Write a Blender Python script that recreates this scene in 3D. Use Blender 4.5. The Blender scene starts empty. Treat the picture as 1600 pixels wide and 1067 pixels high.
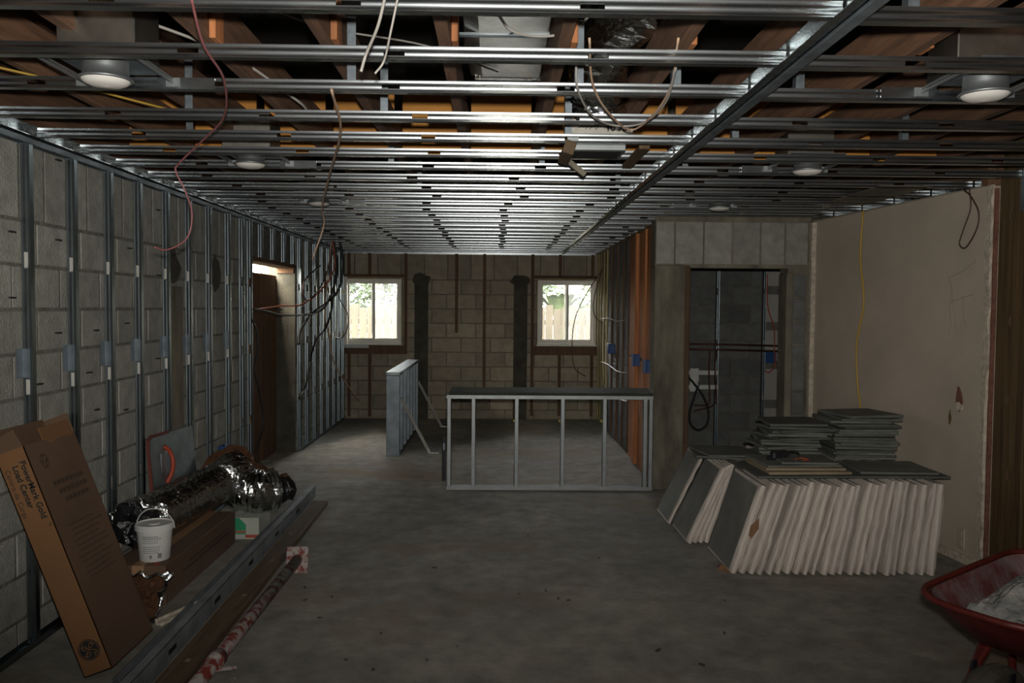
import bpy, math, random
from math import radians, sin, cos, pi, atan2, sqrt
from mathutils import Matrix, Vector
random.seed(7)
SC = bpy.context.scene
COL = SC.collection

# ------------------------------------------------------------------ camera
FPX = 1297.0
CAMPOS = Vector((0, 0, 1.557))
cam_rot = Matrix.Rotation(radians(-1.1), 3, 'Z') @ Matrix.Rotation(pi/2 - radians(2.35), 3, 'X') @ Matrix.Rotation(radians(0.45), 3, 'Z')
cd = bpy.data.cameras.new('camera'); cam = bpy.data.objects.new('camera', cd); COL.objects.link(cam)
cam.matrix_world = Matrix.Translation(CAMPOS) @ cam_rot.to_4x4()
cd.sensor_width = 36; cd.lens = 36 * FPX / 1600; cd.clip_start = 0.02; cd.clip_end = 200
SC.camera = cam
# ------------------------------------------------------------------ world: bright hazy daylight
w = bpy.data.worlds.new('world'); SC.world = w; w.use_nodes = True
nt = w.node_tree; bg = nt.nodes['Background']
sky = nt.nodes.new('ShaderNodeTexSky'); sky.sky_type = 'NISHITA'; sky.sun_disc = False
sky.sun_elevation = radians(48); sky.sun_rotation = radians(202); sky.dust_density = 3.0
hsv = nt.nodes.new('ShaderNodeHueSaturation'); hsv.inputs['Saturation'].default_value = .30
tint = nt.nodes.new('ShaderNodeMix'); tint.data_type = 'RGBA'; tint.blend_type = 'MULTIPLY'; tint.inputs[0].default_value = 1; tint.inputs[7].default_value = (1, .94, .82, 1)
nt.links.new(sky.outputs[0], hsv.inputs['Color']); nt.links.new(hsv.outputs[0], tint.inputs[6]); nt.links.new(tint.outputs[2], bg.inputs[0]); bg.inputs[1].default_value = 6.6
sd = bpy.data.lights.new('sun', 'SUN'); sun = bpy.data.objects.new('sun', sd); COL.objects.link(sun)
sd.energy = 3.5; sd.angle = radians(1.0); sd.color = (1, .96, .86)
sun.rotation_euler = (radians(46), 0, radians(22))
# the photographer's flash, just above the lens
fd = bpy.data.lights.new('camera_flash', 'SPOT'); fl = bpy.data.objects.new('camera_flash', fd); COL.objects.link(fl)
fd.energy = 470; fd.shadow_soft_size = 0.025; fd.spot_size = radians(86); fd.spot_blend = 1.0; fd.color = (1, .965, .91)
fl.matrix_world = Matrix.Translation(CAMPOS + Vector((0, -0.02, 0.085))) @ (Matrix.Rotation(radians(-1.1), 4, 'Z') @ Matrix.Rotation(pi/2 + radians(7), 4, 'X')) @ Matrix.Diagonal((1.7, 1, 1, 1))
SC.view_settings.view_transform = 'Standard'; SC.view_settings.look = 'None'
SC.view_settings.exposure = 0.0; SC.view_settings.gamma = 1.0; SC.view_settings.use_curve_mapping = False

# ------------------------------------------------------------------ helpers
def ray(u, v): return cam_rot @ Vector(((u-800)/FPX, -(v-533.5)/FPX, -1))
def atY(u, v, y): d = ray(u, v); return CAMPOS + d*(y/d.y)
def atZ(u, v, z): d = ray(u, v); return CAMPOS + d*((z-CAMPOS.z)/d.z)
WO = {}
def tag(o, label=None, cat=None, group=None, kind=None):
    if label: o['label'] = label
    if cat: o['category'] = cat
    if group: o['group'] = group
    if kind: o['kind'] = kind
    return o
def empty(name, loc=(0, 0, 0), label=None, cat=None, group=None, kind=None):
    o = bpy.data.objects.new(name, None); COL.objects.link(o); o.location = loc; WO[o] = Vector(loc)
    o.empty_display_size = 0.05
    return tag(o, label, cat, group, kind)
def inst(name, mesh, loc=(0, 0, 0), parent=None, rot=None, scale=None):
    o = bpy.data.objects.new(name, mesh); COL.objects.link(o)
    base = WO.get(parent, Vector((0, 0, 0))) if parent else Vector((0, 0, 0))
    WO[o] = Vector(loc)
    o.location = Vector(loc) - base
    if parent: o.parent = parent
    if rot is not None: o.rotation_euler = rot
    if scale is not None: o.scale = scale
    return o
class MB:
    def __init__(s): s.v = []; s.f = []; s.M = None
    def add(s, vs, fs):
        b = len(s.v)
        for p in vs:
            p = Vector(p)
            s.v.append(s.M @ p if s.M else p)
        s.f += [[b+i for i in f] for f in fs]
        return s
    def box(s, x0, x1, y0, y1, z0, z1, ch=0):
        if ch <= 0:
            return s.add([(x0,y0,z0),(x1,y0,z0),(x1,y1,z0),(x0,y1,z0),(x0,y0,z1),(x1,y0,z1),(x1,y1,z1),(x0,y1,z1)],
                  [(0,3,2,1),(4,5,6,7),(0,1,5,4),(1,2,6,5),(2,3,7,6),(3,0,4,7)])
        c = ch; vs = []; 
        X, Y, Z = (x0, x1), (y0, y1), (z0, z1)
        idx = {}
        for i in (0, 1):
            for j in (0, 1):
                for k in (0, 1):
                    sx, sy, sz = (1-2*i)*c, (1-2*j)*c, (1-2*k)*c
                    for a in range(3):
                        p = [X[i]+sx, Y[j]+sy, Z[k]+sz]; p[a] = (X[i], Y[j], Z[k])[a]
                        idx[i, j, k, a] = len(vs); vs.append(p)
        fs = []
        def quad(l, out):
            a, b, d = Vector(vs[l[0]]), Vector(vs[l[1]]), Vector(vs[l[2]])
            n = (b-a).cross(d-a)
            fs.append(l if n.dot(Vector(out)) > 0 else l[::-1])
        for a in range(3):
            for e in (0, 1):
                o1, o2 = [q for q in range(3) if q != a]
                l = []
                for p, q in ((0,0),(1,0),(1,1),(0,1)):
                    t = [0,0,0]; t[a] = e; t[o1] = p; t[o2] = q; l.append(idx[t[0],t[1],t[2],a])
                out = [0,0,0]; out[a] = 2*e-1; quad(l, out)
        for a in range(3):
            o1, o2 = [q for q in range(3) if q != a]
            for p in (0, 1):
                for q in (0, 1):
                    t0 = [0,0,0]; t0[o1] = p; t0[o2] = q; t1 = list(t0); t1[a] = 1
                    out = [0,0,0]; out[o1] = 2*p-1; out[o2] = 2*q-1
                    quad([idx[(*t0, o1)], idx[(*t1, o1)], idx[(*t1, o2)], idx[(*t0, o2)]], out)
        for i in (0, 1):
            for j in (0, 1):
                for k in (0, 1):
                    quad([idx[i,j,k,0], idx[i,j,k,1], idx[i,j,k,2]], (2*i-1, 2*j-1, 2*k-1))
        return s.add(vs, fs)
    def quad(s, a, b, c, d): return s.add([a, b, c, d], [(0,1,2,3)])
    def tube(s, pts, r, n=8, cap=True, jit=0.0):
        pts = [Vector(p) for p in pts]; m = len(pts)
        rs = r if isinstance(r, (list, tuple)) else [r]*m
        T = []
        for i in range(m):
            t = pts[min(i+1, m-1)] - pts[max(i-1, 0)]
            T.append(t.normalized() if t.length > 1e-9 else Vector((0,0,1)))
        up = Vector((0,0,1)) if abs(T[0].z) < .9 else Vector((1,0,0))
        N = (up - T[0]*up.dot(T[0])).normalized()
        vs = []; fs = []
        for i in range(m):
            N = (N - T[i]*N.dot(T[i]))
            N = N.normalized() if N.length > 1e-6 else T[i].orthogonal().normalized()
            B = T[i].cross(N)
            for k in range(n):
                a = 2*pi*k/n; rr = rs[i]*(1+random.uniform(-jit, jit))
                vs.append(pts[i] + N*(cos(a)*rr) + B*(sin(a)*rr))
        for i in range(m-1):
            for k in range(n):
                k2 = (k+1) % n
                fs.append((i*n+k, i*n+k2, (i+1)*n+k2, (i+1)*n+k))
        if cap:
            fs.append(tuple(range(n))[::-1]); fs.append(tuple((m-1)*n+k for k in range(n)))
        return s.add(vs, fs)
    def lathe(s, prof, c=(0,0,0), n=24, axis='Z'):
        vs = []; fs = []; c = Vector(c); m = len(prof)
        for (r, z) in prof:
            for k in range(n):
                a = 2*pi*k/n; p = (r*cos(a), r*sin(a), z)
                if axis == 'Y': p = (p[0], p[2], p[1])
                if axis == 'X': p = (p[2], p[0], p[1])
                vs.append(c + Vector(p))
        for i in range(m-1):
            for k in range(n):
                k2 = (k+1) % n; fs.append((i*n+k, i*n+k2, (i+1)*n+k2, (i+1)*n+k))
        return s.add(vs, fs)
    def mesh(s, name='m', mat=None, smooth=False):
        me = bpy.data.meshes.new(name); me.from_pydata([tuple(p) for p in s.v], [], s.f); me.update()
        if mat: me.materials.append(mat)
        if smooth:
            for p in me.polygons: p.use_smooth = True
        return me
    def build(s, name, mat, parent=None, smooth=False, origin=None):
        base = WO.get(parent, Vector((0,0,0))) if parent else Vector((0,0,0))
        org = Vector(origin) if origin is not None else base
        s.v = [p - org for p in s.v]
        o = bpy.data.objects.new(name, s.mesh(name, mat, smooth)); COL.objects.link(o)
        WO[o] = org; o.location = org - base
        if parent: o.parent = parent
        return o
def spline(pts, k=8):
    P = [Vector(p) for p in pts]; P = [2*P[0]-P[1]] + P + [2*P[-1]-P[-2]]; out = []
    for i in range(1, len(P)-2):
        a, b, c, d = P[i-1:i+3]
        for j in range(k):
            t = j/k
            out.append(.5*((2*b) + (c-a)*t + (2*a-5*b+4*c-d)*t*t + (3*b-a-3*c+d)*t**3))
    out.append(P[-2]); return out
def text_mesh(body, size, mat, M, extrude=.0006, bold=0.0, align='LEFT', shear=0):
    cu = bpy.data.curves.new('txt', 'FONT'); cu.body = body; cu.size = size; cu.extrude = extrude; cu.offset = bold
    cu.align_x = align; cu.shear = shear; cu.resolution_u = 3
    o = bpy.data.objects.new('txt', cu); COL.objects.link(o)
    dg = bpy.context.evaluated_depsgraph_get(); me = bpy.data.meshes.new_from_object(o.evaluated_get(dg))
    bpy.data.objects.remove(o); me.transform(M); me.materials.clear(); me.materials.append(mat)
    return me
def text_obj(name, body, size, mat, M, parent, **k):
    base = WO.get(parent, Vector((0,0,0)))
    me = text_mesh(body, size, mat, Matrix.Translation(-base) @ M, **k)
    o = bpy.data.objects.new(name, me); COL.objects.link(o); o.parent = parent; WO[o] = base
    return o

# ------------------------------------------------------------------ materials
MATS = {}
def mat(name, col, rough=.8, metal=0.0, var=.25, scale=6.0, bump=.0, bscale=40., col2=None, stretch=(1,1,1), obj_rand=0.0,
        spec=.5, detail=6, ramp=(.3, .7), coord='Object', rvar=0.0, trans=0, alpha=1):
    m = bpy.data.materials.new(name); m.use_nodes = True; MATS[name] = m
    n = m.node_tree.nodes; l = m.node_tree.links; b = n['Principled BSDF']
    b.inputs['Roughness'].default_value = rough; b.inputs['Metallic'].default_value = metal
    b.inputs['Specular IOR Level'].default_value = spec
    tc = n.new('ShaderNodeTexCoord'); mp = n.new('ShaderNodeMapping'); mp.inputs['Scale'].default_value = stretch
    l.new(tc.outputs[coord], mp.inputs[0])
    oi = n.new('ShaderNodeObjectInfo')
    ad = n.new('ShaderNodeVectorMath'); ad.operation = 'ADD'; l.new(mp.outputs[0], ad.inputs[0])
    mu = n.new('ShaderNodeMath'); mu.operation = 'MULTIPLY'; mu.inputs[1].default_value = 37.0; l.new(oi.outputs['Random'], mu.inputs[0])
    l.new(mu.outputs[0], ad.inputs[1])
    nz = n.new('ShaderNodeTexNoise'); nz.inputs['Scale'].default_value = scale; nz.inputs['Detail'].default_value = detail
    nz.inputs['Roughness'].default_value = .62
    l.new(ad.outputs[0], nz.inputs[0])
    cr = n.new('ShaderNodeValToRGB'); cr.color_ramp.elements[0].position = ramp[0]; cr.color_ramp.elements[1].position = ramp[1]
    c2 = col2 if col2 else tuple(min(1, c*(1+var)) for c in col)
    c1 = col if col2 else tuple(c*(1-var) for c in col)
    cr.color_ramp.elements[0].color = (*c1, 1); cr.color_ramp.elements[1].color = (*c2, 1)
    l.new(nz.outputs[0], cr.inputs[0])
    out = cr.outputs[0]
    if obj_rand:
        hs = n.new('ShaderNodeHueSaturation'); mr = n.new('ShaderNodeMapRange')
        mr.inputs[3].default_value = 1-obj_rand; mr.inputs[4].default_value = 1+obj_rand
        l.new(oi.outputs['Random'], mr.inputs[0]); l.new(mr.outputs[0], hs.inputs['Value']); l.new(out, hs.inputs['Color']); out = hs.outputs[0]
    l.new(out, b.inputs['Base Color'])
    if rvar:
        mr = n.new('ShaderNodeMapRange'); mr.inputs[3].default_value = rough-rvar; mr.inputs[4].default_value = rough+rvar
        l.new(nz.outputs[0], mr.inputs[0]); l.new(mr.outputs[0], b.inputs['Roughness'])
    if bump:
        nb = n.new('ShaderNodeTexNoise'); nb.inputs['Scale'].default_value = bscale; nb.inputs['Detail'].default_value = 4
        l.new(ad.outputs[0], nb.inputs[0])
        bp = n.new('ShaderNodeBump'); bp.inputs['Strength'].default_value = bump; bp.inputs['Distance'].default_value = .01
        l.new(nb.outputs[0], bp.inputs['Height']); l.new(bp.outputs[0], b.inputs['Normal'])
    if alpha < 1: b.inputs['Alpha'].default_value = alpha
    return m
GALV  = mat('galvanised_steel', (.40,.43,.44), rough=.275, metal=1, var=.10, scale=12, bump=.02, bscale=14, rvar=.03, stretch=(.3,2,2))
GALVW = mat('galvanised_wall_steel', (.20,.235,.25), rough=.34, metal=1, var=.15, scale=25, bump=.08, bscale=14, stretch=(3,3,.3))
GALVD = mat('galvanised_dull', (.20,.23,.25), rough=.5, metal=.85, var=.3, scale=9, bump=.1, bscale=30, rvar=.08)
DUCT  = mat('duct_sheet_metal', (.42,.40,.35), rough=.38, metal=1, var=.25, scale=8, bump=.15, bscale=8)
FOIL  = mat('foil', (.58,.59,.58), rough=.15, metal=1, var=.1, scale=20, bump=.8, bscale=40)
BLACKF= mat('black_foil_liner', (.012,.012,.013), rough=.25, var=.4, bump=.5, bscale=60)
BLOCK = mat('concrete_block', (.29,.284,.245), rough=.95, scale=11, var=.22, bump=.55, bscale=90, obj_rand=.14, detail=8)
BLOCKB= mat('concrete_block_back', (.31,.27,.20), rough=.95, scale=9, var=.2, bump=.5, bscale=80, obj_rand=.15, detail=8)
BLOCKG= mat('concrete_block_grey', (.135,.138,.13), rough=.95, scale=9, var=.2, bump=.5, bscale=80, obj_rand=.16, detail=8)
MORTAR= mat('mortar', (.15,.142,.12), rough=1, scale=14, var=.35, bump=.6, bscale=60)
CEMENT= mat('cement_render', (.17,.152,.112), rough=.95, scale=4.5, var=.55, bump=.5, bscale=40, detail=9, stretch=(1,1,.35))
CEMDK = mat('dark_cement_fill', (.062,.058,.042), rough=.95, scale=6, var=.4, bump=.6, bscale=40)
DRYW  = mat('dirty_plaster', (.47,.40,.315), rough=.85, scale=1.7, var=.13, bump=.08, bscale=25, detail=9)
PLEDGE= mat('broken_plaster_edge', (.52,.45,.36), rough=.95, scale=25, var=.3, bump=.7, bscale=60)
PINKE = mat('raw_plaster_core', (.17,.075,.05), rough=.95, scale=25, var=.3, bump=.4, bscale=60)
JOIST = mat('old_joist_wood', (.125,.062,.032), rough=.8, scale=5, var=.45, bump=.25, bscale=20, stretch=(6,.5,6), obj_rand=.2)
PLYW  = mat('orange_plywood', (.60,.26,.045), rough=.7, scale=4, var=.25, bump=.1, stretch=(.5,1,5), obj_rand=.08)
REDW  = mat('orange_framing_wood', (.36,.135,.045), rough=.75, scale=5, var=.35, bump=.15, stretch=(6,6,.4), obj_rand=.25)
DARKW = mat('dark_stained_wood', (.095,.058,.023), rough=.7, scale=4, var=.5, bump=.3, bscale=16, stretch=(7,7,.35))
FURR  = mat('furring_wood', (.105,.062,.033), rough=.85, scale=6, var=.35, stretch=(6,6,.4), obj_rand=.15)
YWOOD = mat('pale_furring_wood', (.30,.25,.11), rough=.85, scale=6, var=.35, stretch=(6,6,.4), obj_rand=.2)
BROWNP= mat('brown_board', (.115,.058,.026), rough=.8, scale=3, var=.3, stretch=(4,4,.5))
ROOFD = mat('dark_roof_deck', (.018,.012,.009), rough=.95, scale=3, var=.5)
PLANKF= mat('floor_plank_wood', (.10,.066,.034), rough=.8, scale=5, var=.4, stretch=(7,.5,7), bump=.2, bscale=20)
CARD  = mat('cardboard_lit_face', (.185,.088,.034), rough=.85, scale=3, var=.12, stretch=(1,1,1))  # lighter copy, for carton faces that catch the flash
CARDB = mat('cardboard_brown_dimmed', (.115,.066,.038), rough=.85, scale=3, var=.14)  # brown board; grazing-flash dimming of the carton's wide side is in the colour
INK   = mat('black_ink', (.012,.014,.013), rough=.7, var=.1)
INKF  = mat('faint_ink', (.055,.036,.022), rough=.8, var=.1)
INKR  = mat('red_ink', (.42,.03,.02), rough=.7, var=.1)
INKG  = mat('grey_ink', (.22,.22,.21), rough=.7, var=.1)
TAPE  = mat('packing_tape', (.34,.20,.11), rough=.4, var=.1)
WHITEP= mat('white_plastic', (.62,.62,.58), rough=.45, var=.08, scale=9)
VINYL = mat('white_vinyl', (.72,.70,.62), rough=.4, var=.06)
LENSW = mat('white_lamp_face', (.78,.75,.69), rough=.6, var=.05)
GREENB= mat('green_print', (.02,.26,.11), rough=.6, var=.12)
REDB  = mat('red_print', (.42,.06,.035), rough=.6, var=.12)
WHITEB= mat('white_carton', (.42,.44,.38), rough=.7, var=.1)
BLUEP = mat('blue_plastic_box', (.008,.058,.20), rough=.5, var=.1)
BLACKP= mat('black_rubber', (.010,.010,.011), rough=.6, var=.3)
ORANGE= mat('orange_handle_plastic', (.36,.05,.02), rough=.5, var=.15)
INSUL = mat('brown_insulation', (.075,.032,.013), rough=1, var=.5, scale=18, bump=.8, bscale=50)
TILE  = mat('slate_tile', (.115,.120,.105), rough=.7, scale=7, var=.3, bump=.3, bscale=30, obj_rand=.3, spec=.4)
TILEF = mat('slate_slab_face', (.15,.152,.132), rough=.75, scale=5, var=.25, bump=.2, bscale=30)
TANB  = mat('tan_board_edge', (.24,.19,.12), rough=.85, scale=8, var=.25, obj_rand=.1)
PAPER = mat('white_wrapping', (.54,.475,.415), rough=.85, scale=6, var=.14, bump=.35, bscale=14, obj_rand=.09, stretch=(2,2,.6))
TORN  = mat('torn_card', (.20,.105,.05), rough=.9, var=.3)
REDPT = mat('red_tray_paint', (.10,.012,.008), rough=.5, scale=9, var=.4, bump=.15, bscale=30)
REDDU = mat('dusty_red_inside', (.12,.03,.026), rough=.85, scale=10, col2=(.21,.175,.17), ramp=(.40,.75), bump=.4, bscale=40)
POST  = mat('chipped_red_post', (.17,.026,.017), rough=.7, scale=20, col2=(.33,.29,.27), ramp=(.43,.55), bump=.3, bscale=40, detail=9)
RUBBL = mat('grey_rubble', (.16,.165,.165), rough=1, scale=14, col2=(.40,.37,.32), ramp=(.40,.75), bump=1.0, bscale=50, detail=9)
WIREB = mat('black_cable', (.012,.012,.012), rough=.5, var=.2)
WIREW = mat('white_cable', (.30,.28,.25), rough=.5, var=.1)
WIREP = mat('pink_cable', (.25,.085,.085), rough=.5, var=.1)
WIREY = mat('yellow_cord', (.42,.27,.04), rough=.5, var=.1)
WIREO = mat('orange_cable', (.38,.08,.03), rough=.5, var=.1)
WIRET = mat('tan_cable', (.45,.30,.20), rough=.5, var=.1)
WIREBR= mat('brown_cable', (.06,.03,.02), rough=.5, var=.1)
COPPER= mat('copper_pipe_dark', (.10,.04,.025), rough=.5, metal=.6, var=.3)
TYRE  = mat('worn_tyre', (.085,.075,.055), rough=.9, var=.3, scale=12)
LEAFA = mat('leaf_a', (.014,.030,.006), rough=.6, var=.5, scale=3)
LEAFB = mat('leaf_b', (.024,.042,.010), rough=.6, var=.4, scale=3)
FENCE = mat('grey_fence_wood', (.031,.0255,.0155), rough=.9, var=.3, scale=5, stretch=(6,6,.5), obj_rand=.15)
BARK  = mat('bark', (.10,.07,.045), rough=.95, var=.4)
LAWN  = mat('lawn', (.035,.05,.018), rough=1, var=.4, scale=4)
GREENT= mat('dark_green_board', (.03,.036,.024), rough=.85, var=.35, scale=5)
BLOCKW= mat('white_painted_block', (.37,.35,.32), rough=.85, var=.08, scale=5, obj_rand=.05)
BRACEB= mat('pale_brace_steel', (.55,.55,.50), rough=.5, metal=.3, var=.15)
DUSTST= mat('dusty_floor_steel', (.25,.275,.285), rough=.6, metal=.35, var=.3, scale=7, bump=.1, bscale=30)
BRACEM= mat('bright_brace_steel', (.30,.32,.32), rough=.5, metal=.8, var=.15)

# floor: stained concrete slab
def floor_mat():
    m = bpy.data.materials.new('stained_concrete'); m.use_nodes = True
    n = m.node_tree.nodes; l = m.node_tree.links; b = n['Principled BSDF']; b.inputs['Roughness'].default_value = .82
    b.inputs['Specular IOR Level'].default_value = .35
    tc = n.new('ShaderNodeTexCoord')
    def noise(sc, det, st=(1,1,1)):
        mp = n.new('ShaderNodeMapping'); mp.inputs['Scale'].default_value = st; l.new(tc.outputs['Object'], mp.inputs[0])
        z = n.new('ShaderNodeTexNoise'); z.inputs['Scale'].default_value = sc; z.inputs['Detail'].default_value = det; z.inputs['Roughness'].default_value = .65
        l.new(mp.outputs[0], z.inputs[0]); return z.outputs[0]
    def ramp(x, p0, c0, p1, c1):
        r = n.new('ShaderNodeValToRGB'); e = r.color_ramp.elements
        e[0].position = p0; e[0].color = (*c0, 1); e[1].position = p1; e[1].color = (*c1, 1); l.new(x, r.inputs[0]); return r.outputs[0]
    def mix(a, bb, fac, mode='MIX'):
        q = n.new('ShaderNodeMix'); q.data_type = 'RGBA'; q.blend_type = mode
        if isinstance(fac, float): q.inputs[0].default_value = fac
        else: l.new(fac, q.inputs[0])
        l.new(a, q.inputs[6])
        if isinstance(bb, tuple): q.inputs[7].default_value = (*bb, 1)
        else: l.new(bb, q.inputs[7])
        return q.outputs[2]
    base = ramp(noise(1.3, 9), .32, (.21,.206,.186), .7, (.37,.348,.30))
    fine = ramp(noise(7, 9, (1, 1, 1)), .35, (.72,.72,.72), .65, (1.15,1.13,1.1))
    c = mix(base, fine, 1.0, 'MULTIPLY')
    stain = ramp(noise(.55, 7, (1, 1.6, 1)), .52, (0,0,0), .66, (1,1,1))
    c = mix(c, (.24,.19,.13), stain)
    dark = ramp(noise(1.9, 9, (1, 1.3, 1)), .60, (0,0,0), .72, (.8,.8,.8))
    c = mix(c, (.13,.135,.13), dark)
    l.new(c, b.inputs['Base Color'])
    bp = n.new('ShaderNodeBump'); bp.inputs['Strength'].default_value = .25; bp.inputs['Distance'].default_value = .01
    l.new(noise(30, 5), bp.inputs['Height']); l.new(bp.outputs[0], b.inputs['Normal'])
    return m
FLOOR = floor_mat()
def glass_mat(name, haze):
    m = bpy.data.materials.new(name); m.use_nodes = True
    n = m.node_tree.nodes; l = m.node_tree.links
    for x in list(n):
        if x.type != 'OUTPUT_MATERIAL': n.remove(x)
    out = [x for x in n if x.type == 'OUTPUT_MATERIAL'][0]
    tr = n.new('ShaderNodeBsdfTransparent'); gl = n.new('ShaderNodeBsdfGlossy'); gl.inputs['Roughness'].default_value = .02
    fr = n.new('ShaderNodeFresnel'); m1 = n.new('ShaderNodeMixShader')
    l.new(fr.outputs[0], m1.inputs[0]); l.new(tr.outputs[0], m1.inputs[1]); l.new(gl.outputs[0], m1.inputs[2])
    tl = n.new('ShaderNodeBsdfTranslucent'); tl.inputs[0].default_value = (.8,.8,.78,1)
    nz = n.new('ShaderNodeTexNoise'); nz.inputs['Scale'].default_value = 5
    mr = n.new('ShaderNodeMapRange'); mr.inputs[3].default_value = haze*.6; mr.inputs[4].default_value = haze*1.4; l.new(nz.outputs[0], mr.inputs[0])
    m2 = n.new('ShaderNodeMixShader'); l.new(mr.outputs[0], m2.inputs[0]); l.new(m1.outputs[0], m2.inputs[1]); l.new(tl.outputs[0], m2.inputs[2])
    l.new(m2.outputs[0], out.inputs[0]); return m
GLASS = glass_mat('window_glass', .015); GLASSH = glass_mat('dusty_screen_glass', .06)

# ------------------------------------------------------------------ key dimensions
CZ = 2.31            # underside of the ceiling channels
XL = -2.13           # block face of the left wall
YB = 11.5            # back wall face
XR = 1.41            # right wall of the far section
YP = 7.03            # pier / header wall face
def wallx(y): return 2.66 + (2.92-2.66)*(YP-y)/(YP-4.88)

# ------------------------------------------------------------------ floor, shell
fm = MB(); fm.box(-2.4, 5.0, -3, 11.8, -.12, 0)
tag(fm.build('floor', FLOOR), 'stained dusty concrete slab floor', kind='structure')
g = MB(); g.box(-14, 14, 11.85, 34, -.25, -.12); g.box(-14, -2.5, -6, 11.85, -.25, -.12)
tag(g.build('ground', LAWN), 'grass yard outside the house', kind='structure')
rf = MB(); rf.box(-2.5, 5.0, -3.2, 11.9, 3.35, 3.45); tag(rf.build('roof_deck', ROOFD), 'dark roof deck above the joists', kind='structure')
rw = MB(); rw.box(-2.5, 5.0, -3.2, -3.0, -.1, 3.4); tag(rw.build('wall_rear', DRYW), 'added plaster wall behind the photographer, keeping the sky out', kind='structure')  # unseen end wall, added so skylight does not flood the room

# block meshes: chamfered, face towards +x / -y
def block_mesh(L, H, D, material, axis):
    b = MB(); c = .006; g = .005
    if axis == 'X':   # face +x, length along y
        b.add([(-D,-L/2+g,-H/2+g),(-D,L/2-g,-H/2+g),(-D,L/2-g,H/2-g),(-D,-L/2+g,H/2-g),
               (-c,-L/2+g,-H/2+g),(-c,L/2-g,-H/2+g),(-c,L/2-g,H/2-g),(-c,-L/2+g,H/2-g),
               (0,-L/2+g+c,-H/2+g+c),(0,L/2-g-c,-H/2+g+c),(0,L/2-g-c,H/2-g-c),(0,-L/2+g+c,H/2-g-c)],
              [(0,1,5,4),(1,2,6,5),(2,3,7,6),(3,0,4,7),(4,5,9,8),(5,6,10,9),(6,7,11,10),(7,4,8,11),(8,9,10,11)])
    else:             # face -y, length along x
        b.add([(-L/2+g,D,-H/2+g),(L/2-g,D,-H/2+g),(L/2-g,D,H/2-g),(-L/2+g,D,H/2-g),
               (-L/2+g,c,-H/2+g),(L/2-g,c,-H/2+g),(L/2-g,c,H/2-g),(-L/2+g,c,H/2-g),
               (-L/2+g+c,0,-H/2+g+c),(L/2-g-c,0,-H/2+g+c),(L/2-g-c,0,H/2-g-c),(-L/2+g+c,0,H/2-g-c)],
              [(0,4,5,1),(1,5,6,2),(2,6,7,3),(3,7,4,0),(4,8,9,5),(5,9,10,6),(6,10,11,7),(7,11,8,4),(8,11,10,9)])
    return b.mesh('block', material)
BM = {}
def place_block(parent, axis, fixed, a0, a1, z0, z1, material, depth=.035, name='concrete_block'):
    L = round(a1-a0, 3); H = round(z1-z0, 3)
    if L < .03 or H < .03: return
    key = (L, H, axis, material.name)
    if key not in BM: BM[key] = block_mesh(L, H, depth, material, axis)
    off = random.uniform(-.0025, .0025)
    loc = (fixed+off, (a0+a1)/2, (z0+z1)/2) if axis == 'X' else ((a0+a1)/2, fixed+off, (z0+z1)/2)
    o = inst(name, BM[key], loc, parent)
    if axis == 'X' and parent.get('flip'): o.rotation_euler = (0, 0, pi)
    return o
def courses(parent, axis, fixed, a0, a1, zs, material, holes=(), bl=.406, phase=0.0, topsoldier=None):
    """running bond between a0..a1; holes are (a0,a1,z0,z1) rectangles left open"""
    for i in range(len(zs)-1):
        z0, z1 = zs[i], zs[i+1]
        L = bl if not (topsoldier and i == len(zs)-2) else topsoldier
        st = a0 - L*((phase + .5*(i % 2)) % 1.0)
        a = st
        while a < a1:
            segs = [(max(a, a0), min(a+L, a1))]
            for (h0, h1, hz0, hz1) in holes:
                if z1 > hz0+.03 and z0 < hz1-.03:
                    ns = []
                    for s0, s1 in segs:
                        if h1 <= s0 or h0 >= s1: ns.append((s0, s1)); continue
                        if s0 < h0: ns.append((s0, h0))
                        if s1 > h1: ns.append((h1, s1))
                    segs = ns
            for s0, s1 in segs: place_block(parent, axis, fixed, s0, s1, z0, z1, material)
            a += L
def slab_with_hole(b, axis, f0, f1, a0, a1, z0, z1, holes):
    """solid wall boxes around rectangular holes sorted along a"""
    def bx(p0, p1, q0, q1):
        if p1-p0 < 1e-4 or q1-q0 < 1e-4: return
        if axis == 'X': b.box(f0, f1, p0, p1, q0, q1)
        else: b.box(p0, p1, f0, f1, q0, q1)
    a = a0
    for (h0, h1, hz0, hz1) in holes:
        bx(a, h0, z0, z1); bx(h0, h1, z0, hz0); bx(h0, h1, hz1, z1); a = h1
    bx(a, a1, z0, z1)

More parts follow.
